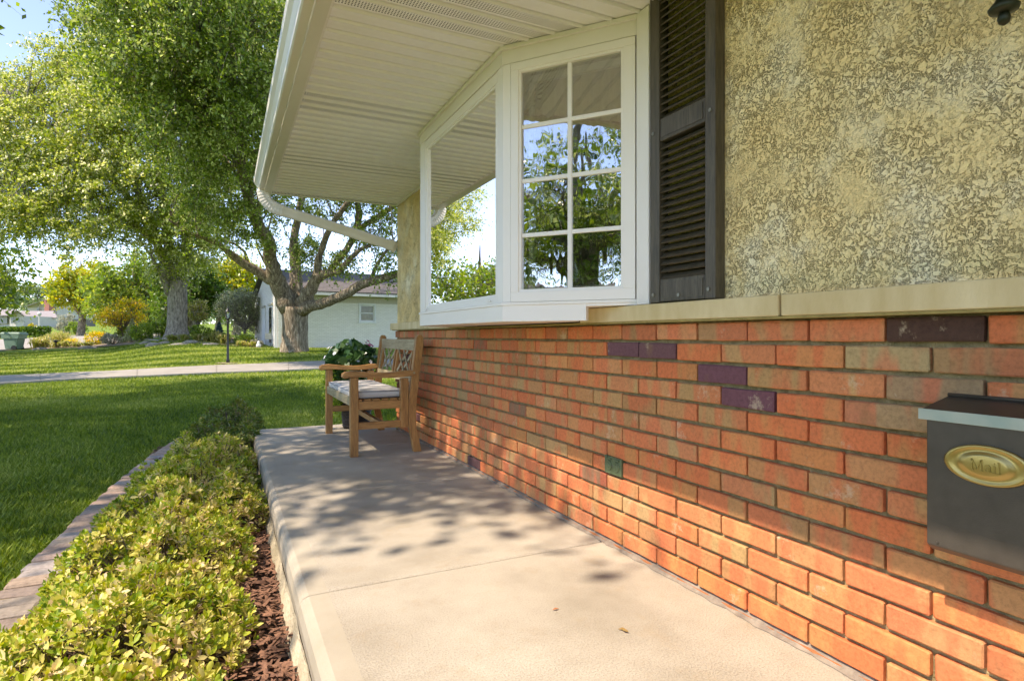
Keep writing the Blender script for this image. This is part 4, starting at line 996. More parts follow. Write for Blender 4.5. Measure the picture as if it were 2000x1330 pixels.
# ---- shade trees beside the porch, out of the frame to the left (one mirrored in the window glass, others placed to cast the dapples)
def auto_tree(name, label, x, y, h, r, zc_, rz, nleaf, size, ml, mbk, trunk_r, seed, nl=12, cat='tree', group=None, cl_r=.6, cl_n=70, zmin=None, droop=.5, low=.0, extra=()):
    random.seed(seed); z0 = H(x, y); base = Vector((x, y, z0-.05)); C = Vector((x, y, z0+zc_))
    limbs = [[(base, trunk_r*1.5), (base+Vector((0, 0, .35*trunk_r*4)), trunk_r*1.05), (Vector((x+r*.04, y, z0+zc_*.45)), trunk_r*.9), (Vector((x, y+r*.03, z0+zc_)), trunk_r*.5), (Vector((x, y, z0+h*.92)), trunk_r*.12)]]
    lob = []
    for k in range(nl):
        a_ = 2.4*k+random.uniform(-.3, .3); q = random.uniform(.45, .72); el = random.uniform(-.75, .85); cr = math.sqrt(max(.05, 1-el*el))
        c = C+Vector((math.cos(a_)*r*q*cr*1.1, math.sin(a_)*r*q*cr*1.1, rz*.68*el)); rr = r*random.uniform(.34, .48); lob.append((c, (rr, rr, rr*.75*rz/r), rr*rr))
        if k % 2 == 0:
            s0 = Vector((x, y, z0+zc_*random.uniform(.45, .8))); limbs.append([(s0, trunk_r*.5), (s0.lerp(c, .5)+Vector((0, 0, .05*r)), trunk_r*.33), (c, trunk_r*.1)])
    lob.append((C, (r*.6, r*.6, rz*.6), r*r*.3))
    for ex in extra:
        e_c = Vector(ex[0]); lob.append((e_c, ex[1], ex[2])); s0 = Vector((x, y, z0+zc_*.6)); limbs.append([(s0, trunk_r*.45), (s0.lerp(e_c, .5)+Vector((0, 0, .4)), trunk_r*.25), (e_c, trunk_r*.08)])
    return tree(name, label, base, limbs, lob, nleaf, size, ml, mbk, cl_r=cl_r, cl_n=cl_n, group=group, seg=10, zmin=zmin, droop=droop, cat=cat)
auto_tree('shade_tree', 'broad shade tree left of the frame, casting the dapples on the lawn', -8.6, 9.0, 14, 5.2, 9, 3.6, 60000, .15, ML['main'], M['bark'], .38, 5, nl=11, cl_r=.5,  # extra clumps added to the unseen crown to cast porch and lawn dapples
          extra=(((-3.72, 2.15, 7.6), (.16, .26, .2), .6), ((-4.0, 2.6, 7.6), (.3, .3, .2), .8), ((-4.1, 3.1, 7.6), (.4, .45, .3), 1.5), ((-4.2, 4.3, 7.4), (.6, .5, .3), 1.5), ((-5.2, 5.4, 7.8), (.6, .7, .4), 1.6), ((-4.9, 3.3, 7.2), (.4, .5, .3), .9), ((-5.8, 3.4, 7.0), (.6, .8, .3), .9), ((-6.5, 4.8, 7.6), (.8, .8, .4), 1.6), ((-7.6, 3.4, 8), (1.0, .8, .4), 2.4), ((-8.4, 5.2, 8), (1.1, 1, .4), 2.4), ((-7.2, 6.2, 8.4), (1.2, 1, .4), 3), ((-8.2, 2.3, 7.4), (.8, .6, .3), 1.4), ((-3.9, 8, 8), (.7, .9, .4), 2.), ((-4.3, 10.6, 8), (.8, 1, .4), 2.2), ((-5.3, 12.8, 8.4), (1, 1.2, .4), 2.6), ((-5.6, 9, 8), (1, 1.2, .5), 3.), ((-3.5, 9.3, 7.4), (.6, .9, .3), 1.6), ((-6.3, 7.6, 8), (1, 1, .4), 3), ((-4.6, 7.0, 7.6), (.8, .8, .3), 2), ((-6.6, 11, 8.5), (1.2, 1.4, .5), 3.4), ((-6.4, 13.6, 8.6), (1.2, 1.2, .5), 3), ((-5.4, 15, 8), (.9, 1, .4), 2), ((-9.2, 3.4, 7.8), (1, .8, .3), 2)))
auto_tree('shade_tree', 'shade tree mirrored in the small panes of the bay window', -17.5, -4.4, 12, 5.4, 6.4, 4.8, 17000, .2, ML['main'], M['bark'], .6, 9, nl=16, cl_r=.6, zmin=1.8)

auto_tree('shade_tree', 'slender unseen tree added left of the frame to streak the driveway with shade', -11.6, 17.6, 11, 3.0, 8, 2.6, 8000, .19, ML['grn'], M['bark'], .25, 15, nl=9, cl_r=.4)  # added out of view as a shadow caster for the driveway
# ---- background trees: (label, u, depth, half width px, top v, mid v, leaf material...)
BT = [
    ('maple_tree', 'rounded maple turning yellow beside the far grey house', 158, 62, 52, 492, 575, 'yel', 9000, .36, .35),
    ('maple_tree', 'dense green maple behind the small orange tree', 262, 50, 85, 462, 560, 'grn', 13000, .30, .35),
    ('maple_tree', 'deep green shaded tree directly behind the pale trunk', 372, 44, 72, 470, 560, 'drk', 13000, .27, .3),
    ('maple_tree', 'yellow green tree between the lamp post and the white house', 462, 52, 62, 485, 560, 'yel', 9000, .3, .3),
    ('maple_tree', 'tall dark tree cropped by the left edge of the photo', 5, 120, 28, 508, 560, 'far', 4500, .55, .4),
    ('maple_tree', 'low spreading hazy tree behind the far white garage', 70, 150, 46, 545, 580, 'far', 6500, .6, .4),
    ('maple_tree', 'dark tree filling the gap left of the mound', 300, 58, 55, 520, 590, 'drk', 8000, .3, .3),
    ('maple_tree', 'pale green tree seen low behind the lamp post', 425, 70, 40, 540, 600, 'grn', 6000, .4, .3),
]
for nm, lab, u, d, hw, vt, vm, mk, nl_, sz, tr in BT:
    g = G(u, d); k = d/1150; r = hw*k; zt = H_+(656-vt)*k-g.z; zc_ = H_+(656-vm)*k-g.z
    auto_tree(nm, lab, g.x, g.y, zt, r*.92, zc_, (zt-zc_)*1.05, nl_, sz, ML[mk], M['bark'], tr, int(u)+3, nl=13, cl_r=r*.13, cl_n=45, zmin=g.z+.8, group='garden trees in the distance')
# far wooded rise closing the view
fw = ellip_pts(10, (0, 0, 0), (1, 1, 1)); cs_ = []
for k in range(260):
    u = rng.uniform(-900, 1500); d = rng.uniform(170, 260); p = G(u, d); r = rng.uniform(4, 7); cs_.append(ellip_pts(110, (p.x, p.y, p.z+r*.7), (r, r, r*1.0), .75))
wo = leaves('woodland', np.concatenate(cs_), 1.3, ML['far'], None); tag(wo, 'distant mass of hazy green trees behind the houses', 'woodland')

# ------------------------------------------------------------------ garden plants
def bush(name, label, u, d, rpx, hpx, mk, n, size, group=None, droop=0., cat='shrub', stems=True, xs_=1.):
    g = G(u, d); k = d/1150; r = rpx*k; h = hpx*k; root = empty(name, (g.x, g.y, g.z)); tag(root, label, cat, group)
    cc = ellip_pts(max(10, n//30), (0, 0, h*.48), (r*.9, r*.9, h*.5), .6); cc[:, 2] = np.abs(cc[:, 2]); c = np.repeat(cc, 30, 0)+rng.normal(size=(len(cc)*30, 3))*min(r, h)*.11
    c[:, 2] = np.abs(c[:, 2])
    leaves('foliage', c, size, ML[mk], root, droop=droop)
    if stems:
        b = MB()
        for i in range(7):
            a_ = i*.9; b.tube([(0, 0, -.05), (math.cos(a_)*r*.35, math.sin(a_)*r*.35, h*.4), (math.cos(a_)*r*.6, math.sin(a_)*r*.6, h*.75)], [.03, .02, .008], 5)
        b.build('stem', M['twig'], root)
    return root
def blades(name, label, u, d, rpx, hpx, mk, n, wd, group=None, arch=.8, cat='plant'):
    g = G(u, d); k = d/1150; r = rpx*k; h = hpx*k; root = link(name, None or bpy.data.meshes.new('x'), None) if False else None
    a_ = rng.uniform(0, 6.28, n); b0 = rng.normal(0, .22*r, (n, 2)); le = rng.uniform(.6, 1.1, n); ou = r*rng.uniform(.3, 1., n)*arch
    dx, dy = np.cos(a_), np.sin(a_); hh = h*le*(1-.35*(ou/r))
    P0 = np.stack([b0[:, 0], b0[:, 1], np.zeros(n)], -1); P1 = P0+np.stack([dx*ou*.35, dy*ou*.35, hh*.75], -1); P2 = P0+np.stack([dx*ou*.75, dy*ou*.75, hh*1.0], -1); P3 = P0+np.stack([dx*ou*1.1, dy*ou*1.1, hh*.75], -1)
    s = np.stack([-dy, dx, rng.normal(0, .5, n)], -1)*wd
    q = np.stack([P0-s*.5, P0+s*.5, P1-s, P1+s, P2-s*.8, P2+s*.8, P3-s*.1, P3+s*.1], 1)
    me = np_mesh(name, q, [(0, 1, 3, 2), (2, 3, 5, 4), (4, 5, 7, 6)], 4, rng.uniform(0, 1, n)); o = link(name, me, ML[mk]); o.location = (g.x, g.y, g.z-.01)
    return tag(o, label, cat, group)
GP = 'plants of the flower bed across the lawn'
for u, d, r_, h_, lab in ((72, 33, 16, 24, 'daylily clump just right of the green bin'), (88, 33.5, 18, 26, 'tall daylily clump between the bin and the fountain grass'), (108, 32.5, 15, 16, 'low daylily clump in front of the fountain grass'), (130, 32.5, 14, 15, 'small daylily clump right of the dark garden light'), (150, 32.3, 13, 11, 'short daylily clump at the gap in the bed'), (172, 32, 14, 12, 'short daylily clump in front of the yellow bush')):
    blades('daylily', lab, u, d, r_, h_, 'lily', 130, .022, GP)
blades('fountain_grass', 'rounded fountain grass behind the daylilies near the bin', 117, 34.5, 27, 33, 'lily', 420, .010, GP, .95)
blades('fountain_grass', 'tan seed headed grass low behind the garden light', 140, 34, 18, 18, 'org', 200, .010, GP, .9)
bush('yellow_bush', 'bright yellow rounded bush by the sidewalk gap', 188, 35, 19, 27, 'org', 1500, .10, GP)
bush('silver_bush', 'feathery silver grey bush left of the spruce', 218, 31.5, 20, 24, 'sil', 1700, .08, GP)
bush('green_bush', 'rounded green shrub at the left foot of the mound', 278, 30.5, 24, 34, 'grn', 2600, .09, GP)
bush('green_bush', 'loose green shrub beside the pale trunk', 318, 32, 22, 36, 'grn', 2200, .10, GP)
bush('green_bush', 'bushy green growth tucked behind the silver bush', 245, 33, 20, 30, 'grn', 1800, .10, GP)
for u, h_, lab in ((385, 16, 'low green hosta right of the pale trunk'), (405, 13, 'small hosta between the trunk and the lamp'), (360, 14, 'hosta at the foot of the pale trunk'), (470, 13, 'spreading hosta right of the lamp post'), (490, 12, 'spreading hosta near the white house corner'), (335, 12, 'hosta on the stones left of the trunk')):
    blades('hosta', lab, u, 28.6 if u < 420 else 27.6, 13, h_, 'lily', 110, .03, GP)
blades('ornamental_grass', 'yellow spiky grass clump left of the lamp post', 422, 28.5, 17, 26, 'lily', 200, .02, GP, .9)
blades('ornamental_grass', 'pale spiky clump directly behind the lamp post', 438, 28, 17, 24, 'lily', 200, .02, GP, .9)
bush('spreading_yew', 'clipped green shrub near the white house corner', 478, 28.6, 22, 20, 'grn', 1800, .08, GP)
bush('box_bush', 'light green low shrub hugging the white house', 500, 28.2, 14, 15, 'sil', 900, .08, GP)
bush('green_bush', 'leafy ground shrub between lamp and trunk', 392, 31, 24, 22, 'grn', 1500, .1, GP)
# conifers
def conifer(name, label, u, d, rpx, hpx, mk, n):
    g = G(u, d); k = d/1150; r = rpx*k; h = hpx*k; root = empty(name, (g.x, g.y, g.z)); tag(root, label, 'spruce')
    t = rng.uniform(0, 1, n)**.7; a_ = rng.uniform(0, 6.28, n); q = r*(1-t)*rng.uniform(.55, 1.05, n)*(1+.25*np.sin(t*40))
    c = np.stack([np.cos(a_)*q, np.sin(a_)*q, h*(.05+.95*t)-.1*q], -1); leaves('foliage', c, .13, ML[mk], root, droop=.2)
    MB().tube([(0, 0, 0), (0, 0, h*.9)], [.08, .02], 6).build('trunk', M['twig'], root)
conifer('spruce', 'young grey green spruce left of the rounded shrub', 258, 31.5, 17, 44, 'gry', 1800)
conifer('spruce', 'small blue spruce in front of the grey olive tree', 428, 31, 13, 32, 'blue', 1300)
# orange japanese maple, umbrella tree, olive-like tree
def small_tree(name, label, u, d, hpx, rpx, crown_px, mk, n, size, mb2, flat=.6, nst=4):
    g = G(u, d); k = d/1150; h = hpx*k; r = rpx*k; cz = crown_px*k; limbs = []; lob = []
    b0 = Vector(g); b0.z -= .05
    limbs.append([(b0, .09), (b0+Vector((0, 0, cz*.45)), .07), (b0+Vector((0, 0, cz*.8)), .05)])
    for i in range(nst*2):
        a_ = i*2.399; c = b0+Vector((math.cos(a_)*r*.6, math.sin(a_)*r*.6, cz+(h-cz)*random.uniform(-.3, .7))); limbs.append([(b0+Vector((0, 0, cz*.45)), .05), (b0+Vector((math.cos(a_)*r*.3, math.sin(a_)*r*.3, cz*.75)), .035), (c, .015)])
        lob.append((c, (r*.42, r*.42, (h-cz)*.32*flat/.6), 1.))
    lob.append((b0+Vector((0, 0, h*.86)), (r*.4, r*.4, (h-cz)*.35), 1.))
    return tree(name, label, b0, limbs, lob, n, size, ML[mk], mb2, cl_r=r*.13, cl_n=30, seg=8)
small_tree('japanese_maple', 'small layered tree with yellow and orange leaves in the flower bed', 238, 33, 92, 40, 55, 'org', 4200, .12, M['twig'])
small_tree('sapling', 'slim pale stemmed young tree with flat crown right of the big trunk', 386, 33, 74, 20, 45, 'lily', 1500, .11, M['bark2'])
small_tree('olive_tree', 'bushy grey green tree beside the white house', 478, 34, 100, 48, 50, 'gry', 9500, .11, M['bark2'], flat=1.1, nst=6)
# bedding soil of the mound
mo = MB(); v = []; f = []
ring = [G(u, d) for u, d in ((60, 31.6), (120, 31.4), (180, 30.9), (250, 29.3), (330, 28.0), (400, 27.6), (440, 27.5), (500, 27.2), (512, 27.3))]
back = [G(u, d) for u, d in ((60, 36), (120, 36), (180, 34), (250, 36), (330, 38), (400, 38), (440, 38), (500, 36), (512, 33))]
for a_, c_ in zip(ring, back):
    for k in range(7):
        p = a_.lerp(c_, k/6); v.append((p.x, p.y, H(p.x, p.y)+.02))
for i in range(len(ring)-1):
    for k in range(6): f.append((i*7+k, (i+1)*7+k, (i+1)*7+k+1, i*7+k+1))
mo.add(v, f); tag(mo.build('soil', simple('bed_soil', (.20, .14, .09), (.30, .23, .16), 3, .95, 20, .8, .03)), kind='structure')
# rocks round the bed
random.seed(3)
for i, (u, v_, lab) in enumerate(((78, 683, 'flat pale edging rock under the daylilies'), (170, 681, 'pale edging rock near the middle of the flower bed'), (300, 676, 'wide brown rock left below the pale trunk'), (322, 672, 'rounded rock touching the pale trunk'), (372, 671, 'rock at the right foot of the pale trunk'), (350, 674, 'small rock in front of the pale trunk'), (286, 671, 'far left rock on the mound'), (410, 674, 'low rock left of the lamp post'))):
    p = hit(u, v_); b = MB(); n = 9; vv = []; ff = []; sx_, sy_, sz_ = random.uniform(.28, .5), .25, random.uniform(.12, .2)
    for j in range(5):
        t = j/4*math.pi*.5
        for k in range(n):
            a_ = 2*math.pi*k/n; w = 1+random.uniform(-.18, .18); vv.append((math.cos(a_)*math.cos(t*.9)*sx_*w, math.sin(a_)*math.cos(t*.9)*sy_*w, math.sin(t)*sz_))
    for j in range(4):
        for k in range(n): ff.append((j*n+k, j*n+(k+1) % n, (j+1)*n+(k+1) % n, (j+1)*n+k))
    ff.append(tuple(4*n+k for k in range(n))); b.add(vv, ff); o = b.build('garden_rock', M['rock']); o.location = (p.x, p.y+.1, p.z-.03); tag(o, lab, 'rock', 'edging rocks of the flower bed')
# hedge by the street
def hedge(u0, u1, d, hpx, label):
    a_, b_ = G(u0, d), G(u1, d); n = 9000; t = rng.uniform(0, 1, n); h = hpx*d/1150; w = .8
    L_ = (b_-a_); c = np.stack([a_.x+L_.x*t, a_.y+L_.y*t+rng.uniform(-w, w, n), a_.z+(b_.z-a_.z)*t+h*rng.uniform(0, 1, n)**.5], -1)-np.array([a_.x, a_.y, a_.z])
    root = empty('hedge', a_); tag(root, label, 'hedge'); leaves('foliage', c, .22, ML['drk'], root)
    b = MB()
    for i in range(12): q = L_*(i/11); b.tube([(q.x, q.y, q.z-.1), (q.x, q.y, q.z+h*.8)], [.05, .03], 5)
    b.build('stem', M['twig'], root)
hedge(-80, 98, 62, 21, 'long dark clipped hedge behind the green bin')
bush('green_bush', 'round pale shrub in front of the far grey house', 130, 70, 22, 40, 'sil', 1500, .22, 'street shrubs')
bush('green_bush', 'green shrub right of the far grey house', 150, 68, 18, 26, 'grn', 1300, .22, 'street shrubs')
bush('red_bush', 'small salmon pink bush under the windows of the far grey house', 64, 90, 8, 11, 'org', 400, .25, None)

# ------------------------------------------------------------------ lamp post
p = G(445, 20.5); lp = empty('lamp_post', (p.x, p.y, p.z)); tag(lp, 'black lantern post standing in the lawn beside the driveway', 'lamp post')
k = 20.5/1150
MB().lathe([(.055, 0), (.055, .12), (.040, .16), (.036, 80*k), (.044, 81*k), (.036, 83*k)], n=12).build('pole', M['black'], lp, smooth=True)
zb = 83*k
MB().lathe([(.028, zb), (.05, zb+.05), (.062, zb+.075), (.066, zb+.09)], n=12).build('base', M['black'], lp, smooth=True)
MB().lathe([(.052, zb+.09), (.075, zb+.30)], n=8).build('lantern_glass', M['glass'], lp)
for i in range(6):
    a_ = 2*math.pi*i/6; b = MB(); b.tube([(.056*math.cos(a_), .056*math.sin(a_), zb+.09), (.08*math.cos(a_), .08*math.sin(a_), zb+.30)], [.008, .008], 5); b.build('cage_bar', M['black'], lp)
MB().lathe([(.10, zb+.30), (.092, zb+.32), (.04, zb+.40), (.02, zb+.43), (.024, zb+.455), (.004, zb+.49)], n=12).build('cap', M['black'], lp, smooth=True)
r_o = MB(); n = 24; v = [(0, 0, .015)]+[(.40*math.cos(2*math.pi*i/n)*(1+.1*math.sin(i*3)), .40*math.sin(2*math.pi*i/n), .006) for i in range(n)]
r_o.add(v, [(0, 1+i, 1+(i+1) % n) for i in range(n)]); o = r_o.build('soil', simple('lamp_soil', (.36, .30, .2), (.24, .19, .12), 10, .95)); o.location = (p.x, p.y, p.z+.012); tag(o, kind='structure')

# ------------------------------------------------------------------ neighbour's white house
NX = (math.cos(R(-3)), math.sin(R(-3)))
c0 = G(543, 27.6); nh = empty('white_house', (c0.x, c0.y, c0.z-.1)); tag(nh, 'single storey white painted brick house with grey roof behind the big maple', 'house')
nh.rotation_euler = (0, 0, R(4))
def nb_(b, name, m, par=None, **kw): return b.build(name, m, par or nh, **kw)
HW = 2.62
def m_wbrick():
    m, ns, ls, p = newmat('white_brick_courses'); tc = ns.new('ShaderNodeTexCoord'); 
    br = ns.new('ShaderNodeTexBrick'); br.inputs['Scale'].default_value = 1; br.inputs['Brick Width'].default_value = .21; br.inputs['Row Height'].default_value = .07; br.inputs['Mortar Size'].default_value = .006
    br.inputs['Color1'].default_value = (.80, .78, .73, 1); br.inputs['Color2'].default_value = (.72, .70, .65, 1); br.inputs['Mortar'].default_value = (.58, .56, .5, 1)
    sw = ns.new('ShaderNodeSeparateXYZ'); ls.new(tc.outputs['Object'], sw.inputs[0]); ad = nd(ns, 'Math', operation='ADD'); ls.new(sw.outputs[0], ad.inputs[0]); ls.new(sw.outputs[1], ad.inputs[1])
    cb = ns.new('ShaderNodeCombineXYZ'); ls.new(ad.outputs[0], cb.inputs[0]); ls.new(sw.outputs[2], cb.inputs[1]); ls.new(cb.outputs[0], br.inputs['Vector'])
    ls.new(br.outputs[0], p.inputs['Base Color']); p.inputs['Roughness'].default_value = .7
    inv = nd(ns, 'Math', operation='SUBTRACT'); inv.inputs[0].default_value = 1; ls.new(br.outputs['Fac'], inv.inputs[1]); ls.new(bump(ns, ls, inv.outputs[0], .7, .008), p.inputs['Normal']); return m
WB = m_wbrick()
WX_, WZ_ = 3.95, 1.02     # window place on the near wall
k = 27/1150
w0, w1, wz0, wz1 = 3.85, 4.60, 1.42, 2.24
b = MB(); b.box(0, w0, 0, .25, 0, HW); b.box(w1, 9, 0, .25, 0, HW); b.box(w0, w1, 0, .25, 0, wz0); b.box(w0, w1, 0, .25, wz1, HW)
b.box(0, .25, .25, 9, 0, HW); b.box(8.75, 9, .25, 9, 0, HW); nb_(b, 'wall', WB)
wf = nb_(MB().box(w0-.06, w1+.06, -.05, .03, wz1, wz1+.08).box(w0-.06, w0+.02, -.05, .03, wz0, wz1).box(w1-.02, w1+.06, -.05, .03, wz0, wz1).box(w0-.08, w1+.08, -.08, .03, wz0-.11, wz0), 'window', M['white_brick'], bevel=.006)
nb_(MB().box(w0+.02, w1-.02, .02, .05, (wz0+wz1)/2-.025, (wz0+wz1)/2+.025).box(w0+.02, w0+.07, .02, .05, wz0, wz1).box(w1-.07, w1-.02, .02, .05, wz0, wz1).box(w0+.07, w1-.07, .021, .05, wz0, wz0+.05).box(w0+.07, w1-.07, .021, .05, wz1-.05, wz1), 'sash', M['white_brick'], wf)
for z0, z1 in ((wz0+.05, (wz0+wz1)/2-.025), ((wz0+wz1)/2+.025, wz1-.05)): nb_(MB().box(w0+.07, w1-.07, .055, .062, z0, z1), 'pane', simple('dark_pane', (.05, .07, .045), (.12, .15, .09), 9, .12, bstr=0), wf)
nb_(MB().box(w0, w1, .3, .34, wz0, wz1), 'blind', M['dark'])  # near-black sheet standing in for the dark void behind the panes
# frieze with battens
nb_(MB().box(-.02, 9, -.045, -.003, HW-.30, HW+.02), 'frieze', M['batten'])
bt = MB().box(-.022, .022, -.018, 0, -.15, .15); bme = bt.mesh('batten'); bme.materials.append(M['batten'])
xk = .1
while xk < 8.9:
    o = link('batten', bme, None, nh); o.location = (xk, -.046, HW-.14); xk += .135
nb_(MB().box(-.2, 9.4, -.62, .3, HW+.02, HW+.05), 'soffit', M['batten'])
nb_(MB().box(-.22, 9.4, -.68, -.62, HW-.0, HW+.16), 'gutter', M['white_brick'], bevel=.01)
nb_(MB().box(8.2, 8.28, -.1, -.02, 0, HW), 'downspout', M['white_brick'])
# gable wall and roof
nb_(MB().prism([(.0, HW), (9, HW), (4.5, HW+1.45)], 'x', .01, .2), 'gable', WB)
rf = nb_(MB().add([(-.2, -.68, HW+.12), (9.4, -.68, HW+.12), (9.4, 4.5, HW+1.58), (-.2, 4.5, HW+1.58), (-.2, -.68, HW+.18), (9.4, -.68, HW+.18), (9.4, 4.5, HW+1.65), (-.2, 4.5, HW+1.65), (-.2, 9.7, HW+.12), (9.4, 9.7, HW+.12)],
               [(0, 3, 2, 1), (4, 5, 6, 7), (0, 1, 5, 4), (1, 2, 6, 5), (0, 4, 7, 3), (7, 6, 9, 8)]), 'roof', M['asphalt'])
sh = MB()
for i in range(16):
    t = i/16; y_ = -.68+5.18*t; z = HW+.18+1.47*t; sh.add([(-.21, y_, z+.006), (9.41, y_, z+.006), (9.41, y_+.33, z+.006+.33*.284+.004), (-.21, y_+.33, z+.006+.33*.284+.004), (-.21, y_, z+.026), (9.41, y_, z+.026)], [(4, 5, 2, 3), (0, 1, 5, 4)])
nb_(sh, 'shingle_course', M['asphalt'], rf)['kind'] = 'stuff'
# left (sunny) face: door surround, pale panels
nb_(MB().box(-.04, 0, 1.6, 2.7, .25, 2.2), 'window', M['white_brick'], bevel=.006)
nb_(MB().box(-.055, -.041, 1.7, 2.6, .35, 2.1), 'pane', M['glass'])
nb_(MB().box(-.1, 0, 1.5, 2.8, 2.2, 2.3).box(-.1, 0, 4.2, 5.6, 2.2, 2.3), 'lintel', M['batten'], bevel=.006)
nb_(MB().box(-.04, 0, 4.3, 5.5, .1, 2.2), 'door', M['white_brick'], bevel=.006)
nb_(MB().box(-.14, -.02, .10, .22, 0, 2.5), 'downspout', M['white_brick'])
# small yard sign and white garden ornament
p = G(524, 26.3); ys_ = empty('yard_sign', (p.x, p.y, p.z)); tag(ys_, 'small dark wire framed yard sign against the sunny white wall', 'sign')
b = MB(); b.box(-.13, .13, -.01, .01, .45, .72); b.build('board', simple('sign_board', (.40, .41, .40), (.3, .31, .3), 8, .6), ys_)
b = MB(); b.tube([(-.1, 0, 0), (-.1, 0, .46)], [.008, .008], 5).tube([(.1, 0, 0), (.1, 0, .46)], [.008, .008], 5); b.build('stake', M['black'], ys_)
p = G(505, 27.4); b = MB(); b.lathe([(.07, 0), (.11, .07), (.10, .15), (.05, .2), (.07, .25), (.04, .3), (.01, .32)], n=12); o = b.build('garden_ornament', M['white_brick'], smooth=True); o.location = p; tag(o, 'white garden ornament at the corner of the white house', 'ornament')
# black solar light in the bed
p = G(109, 32); sl_ = empty('garden_light', (p.x, p.y, p.z)); tag(sl_, 'small black garden light among the daylilies', 'lamp')
MB().tube([(0, 0, 0), (0, 0, .28)], [.012, .012], 6).build('stake', M['black'], sl_)
MB().lathe([(.06, .28), (.07, .33), (.14, .36), (.12, .40), (.02, .44)], n=10).build('cap', M['black'], sl_, smooth=True)

# ------------------------------------------------------------------ wheeled bin
p = hit(28, 684); bn = empty('wheeled_bin', (p.x, p.y, p.z), R(-18)); tag(bn, 'green wheeled rubbish bin with closed lid at the left edge of the lawn', 'bin')
def frus(x0, x1, y0, y1, z0, x2, x3, y2, y3, z1): return MB().add([(x0, y0, z0), (x1, y0, z0), (x1, y1, z0), (x0, y1, z0), (x2, y2, z1), (x3, y2, z1), (x3, y3, z1), (x2, y3, z1)], [(0, 3, 2, 1), (4, 5, 6, 7), (0, 1, 5, 4), (1, 2, 6, 5), (2, 3, 7, 6), (3, 0, 4, 7)])
frus(-.30, .28, -.26, .26, .06, -.36, .36, -.31, .31, .62).build('body', M['plastic'], bn, bevel=.03)
frus(-.44, .42, -.34, .34, .62, -.46, .44, -.35, .35, .86).build('rim', M['plastic'], bn, bevel=.02)
frus(-.56, .50, -.37, .37, .865, -.44, .44, -.32, .32, .98).build('lid', M['plastic'], bn, bevel=.03)
for s in (-1, 1): MB().tube([(.16, s*.29-.03, .13), (.16, s*.29+.03, .13)], [.13, .13], 16).build('wheel', M['black'], bn)
MB().tube([(.54, -.25, .84), (.54, .25, .84)], [.018, .018], 8).build('handle', M['plastic'], bn)

# ------------------------------------------------------------------ far houses
def at(u, v, d): return W(u, v, d)
def house_box(root, u0, u1, d, vt, vb_, depth, name, m):
    a_, b_ = W(u0, vb_, d), W(u1, vb_, d); zt = W(u0, vt, d).z; O = root.location; z0 = min(a_.z, b_.z)-.5
    e_ = Vector((b_.x-a_.x, b_.y-a_.y)); n_ = Vector((-e_.y, e_.x)).normalized()*depth
    v = [(a_.x, a_.y), (b_.x, b_.y), (b_.x+n_.x, b_.y+n_.y), (a_.x+n_.x, a_.y+n_.y)]
    return MB().add([(x-O.x, y_-O.y, z0-O.z) for x, y_ in v]+[(x-O.x, y_-O.y, zt-O.z) for x, y_ in v], [(0, 3, 2, 1), (4, 5, 6, 7), (0, 1, 5, 4), (1, 2, 6, 5), (2, 3, 7, 6), (3, 0, 4, 7)]).build(name, m, root)
def quad(root, pts, name, m, par=None, th=.15):
    O = root.location; P = [Vector(W(*q))-O for q in pts]; n_ = (P[1]-P[0]).cross(P[2]-P[0]).normalized()*th
    k = len(P); return MB().add(P+[q+n_ for q in P], [tuple(range(k)), tuple(range(2*k-1, k-1, -1))]+[(i, (i+1) % k, (i+1) % k+k, i+k) for i in range(k)]).build(name, m, par or root)
whitep = simple('siding_white', (.50, .48, .44), (.45, .43, .39), 3, .6); greyb = simple('siding_grey', (.17, .155, .14), (.14, .125, .115), 3, .7); roofm = simple('pale_roof', (.30, .27, .25), (.25, .22, .21), 3, .9)
redb = simple('chimney_brick', (.42, .17, .13), (.34, .13, .10), 3, .9); winm = simple('far_window_glass', (.16, .2, .22), (.1, .13, .15), 2, .15); creamm = simple('far_cream', (.72, .69, .6), None, 3, .6)
r1 = empty('white_garage', G(22, 92)); tag(r1, 'white gabled house with grey door at the far left edge', 'house')
house_box(r1, -60, 19, 93, 617, 634, 8, 'wall', whitep); house_box(r1, 19, 46, 90, 617, 634, 8, 'gable_wall', whitep)
quad(r1, [(19, 617, 90), (46, 617, 90), (34, 607, 90)], 'gable', whitep, th=.2)
quad(r1, [(-65, 617.5, 91.5), (20, 617.5, 91.5), (34, 606, 97), (-50, 606, 97)], 'roof', roofm); quad(r1, [(17, 618, 89), (34, 606, 89), (34, 606, 99), (17, 618, 99)], 'roof', roofm); quad(r1, [(34, 606, 89), (48, 618, 89), (48, 618, 99), (34, 606, 99)], 'roof', roofm)
quad(r1, [(-30, 619, 92.6), (14, 619, 92.6), (14, 632, 92.6), (-30, 632, 92.6)], 'window', winm, th=.05); quad(r1, [(21, 619, 89.6), (26, 619, 89.6), (26, 632, 89.6), (21, 632, 89.6)], 'door', winm, th=.05); quad(r1, [(35, 622, 89.6), (38, 622, 89.6), (38, 629, 89.6), (35, 629, 89.6)], 'window', winm, th=.05)
r2 = empty('grey_house', G(80, 97)); tag(r2, 'low dark grey house with pale roof behind the hedge', 'house')
house_box(r2, 46, 111, 97, 622, 637, 9, 'wall', greyb)
quad(r2, [(40, 622, 95.5), (113, 622, 95.5), (105, 609, 102), (42, 609, 102)], 'roof', roofm)
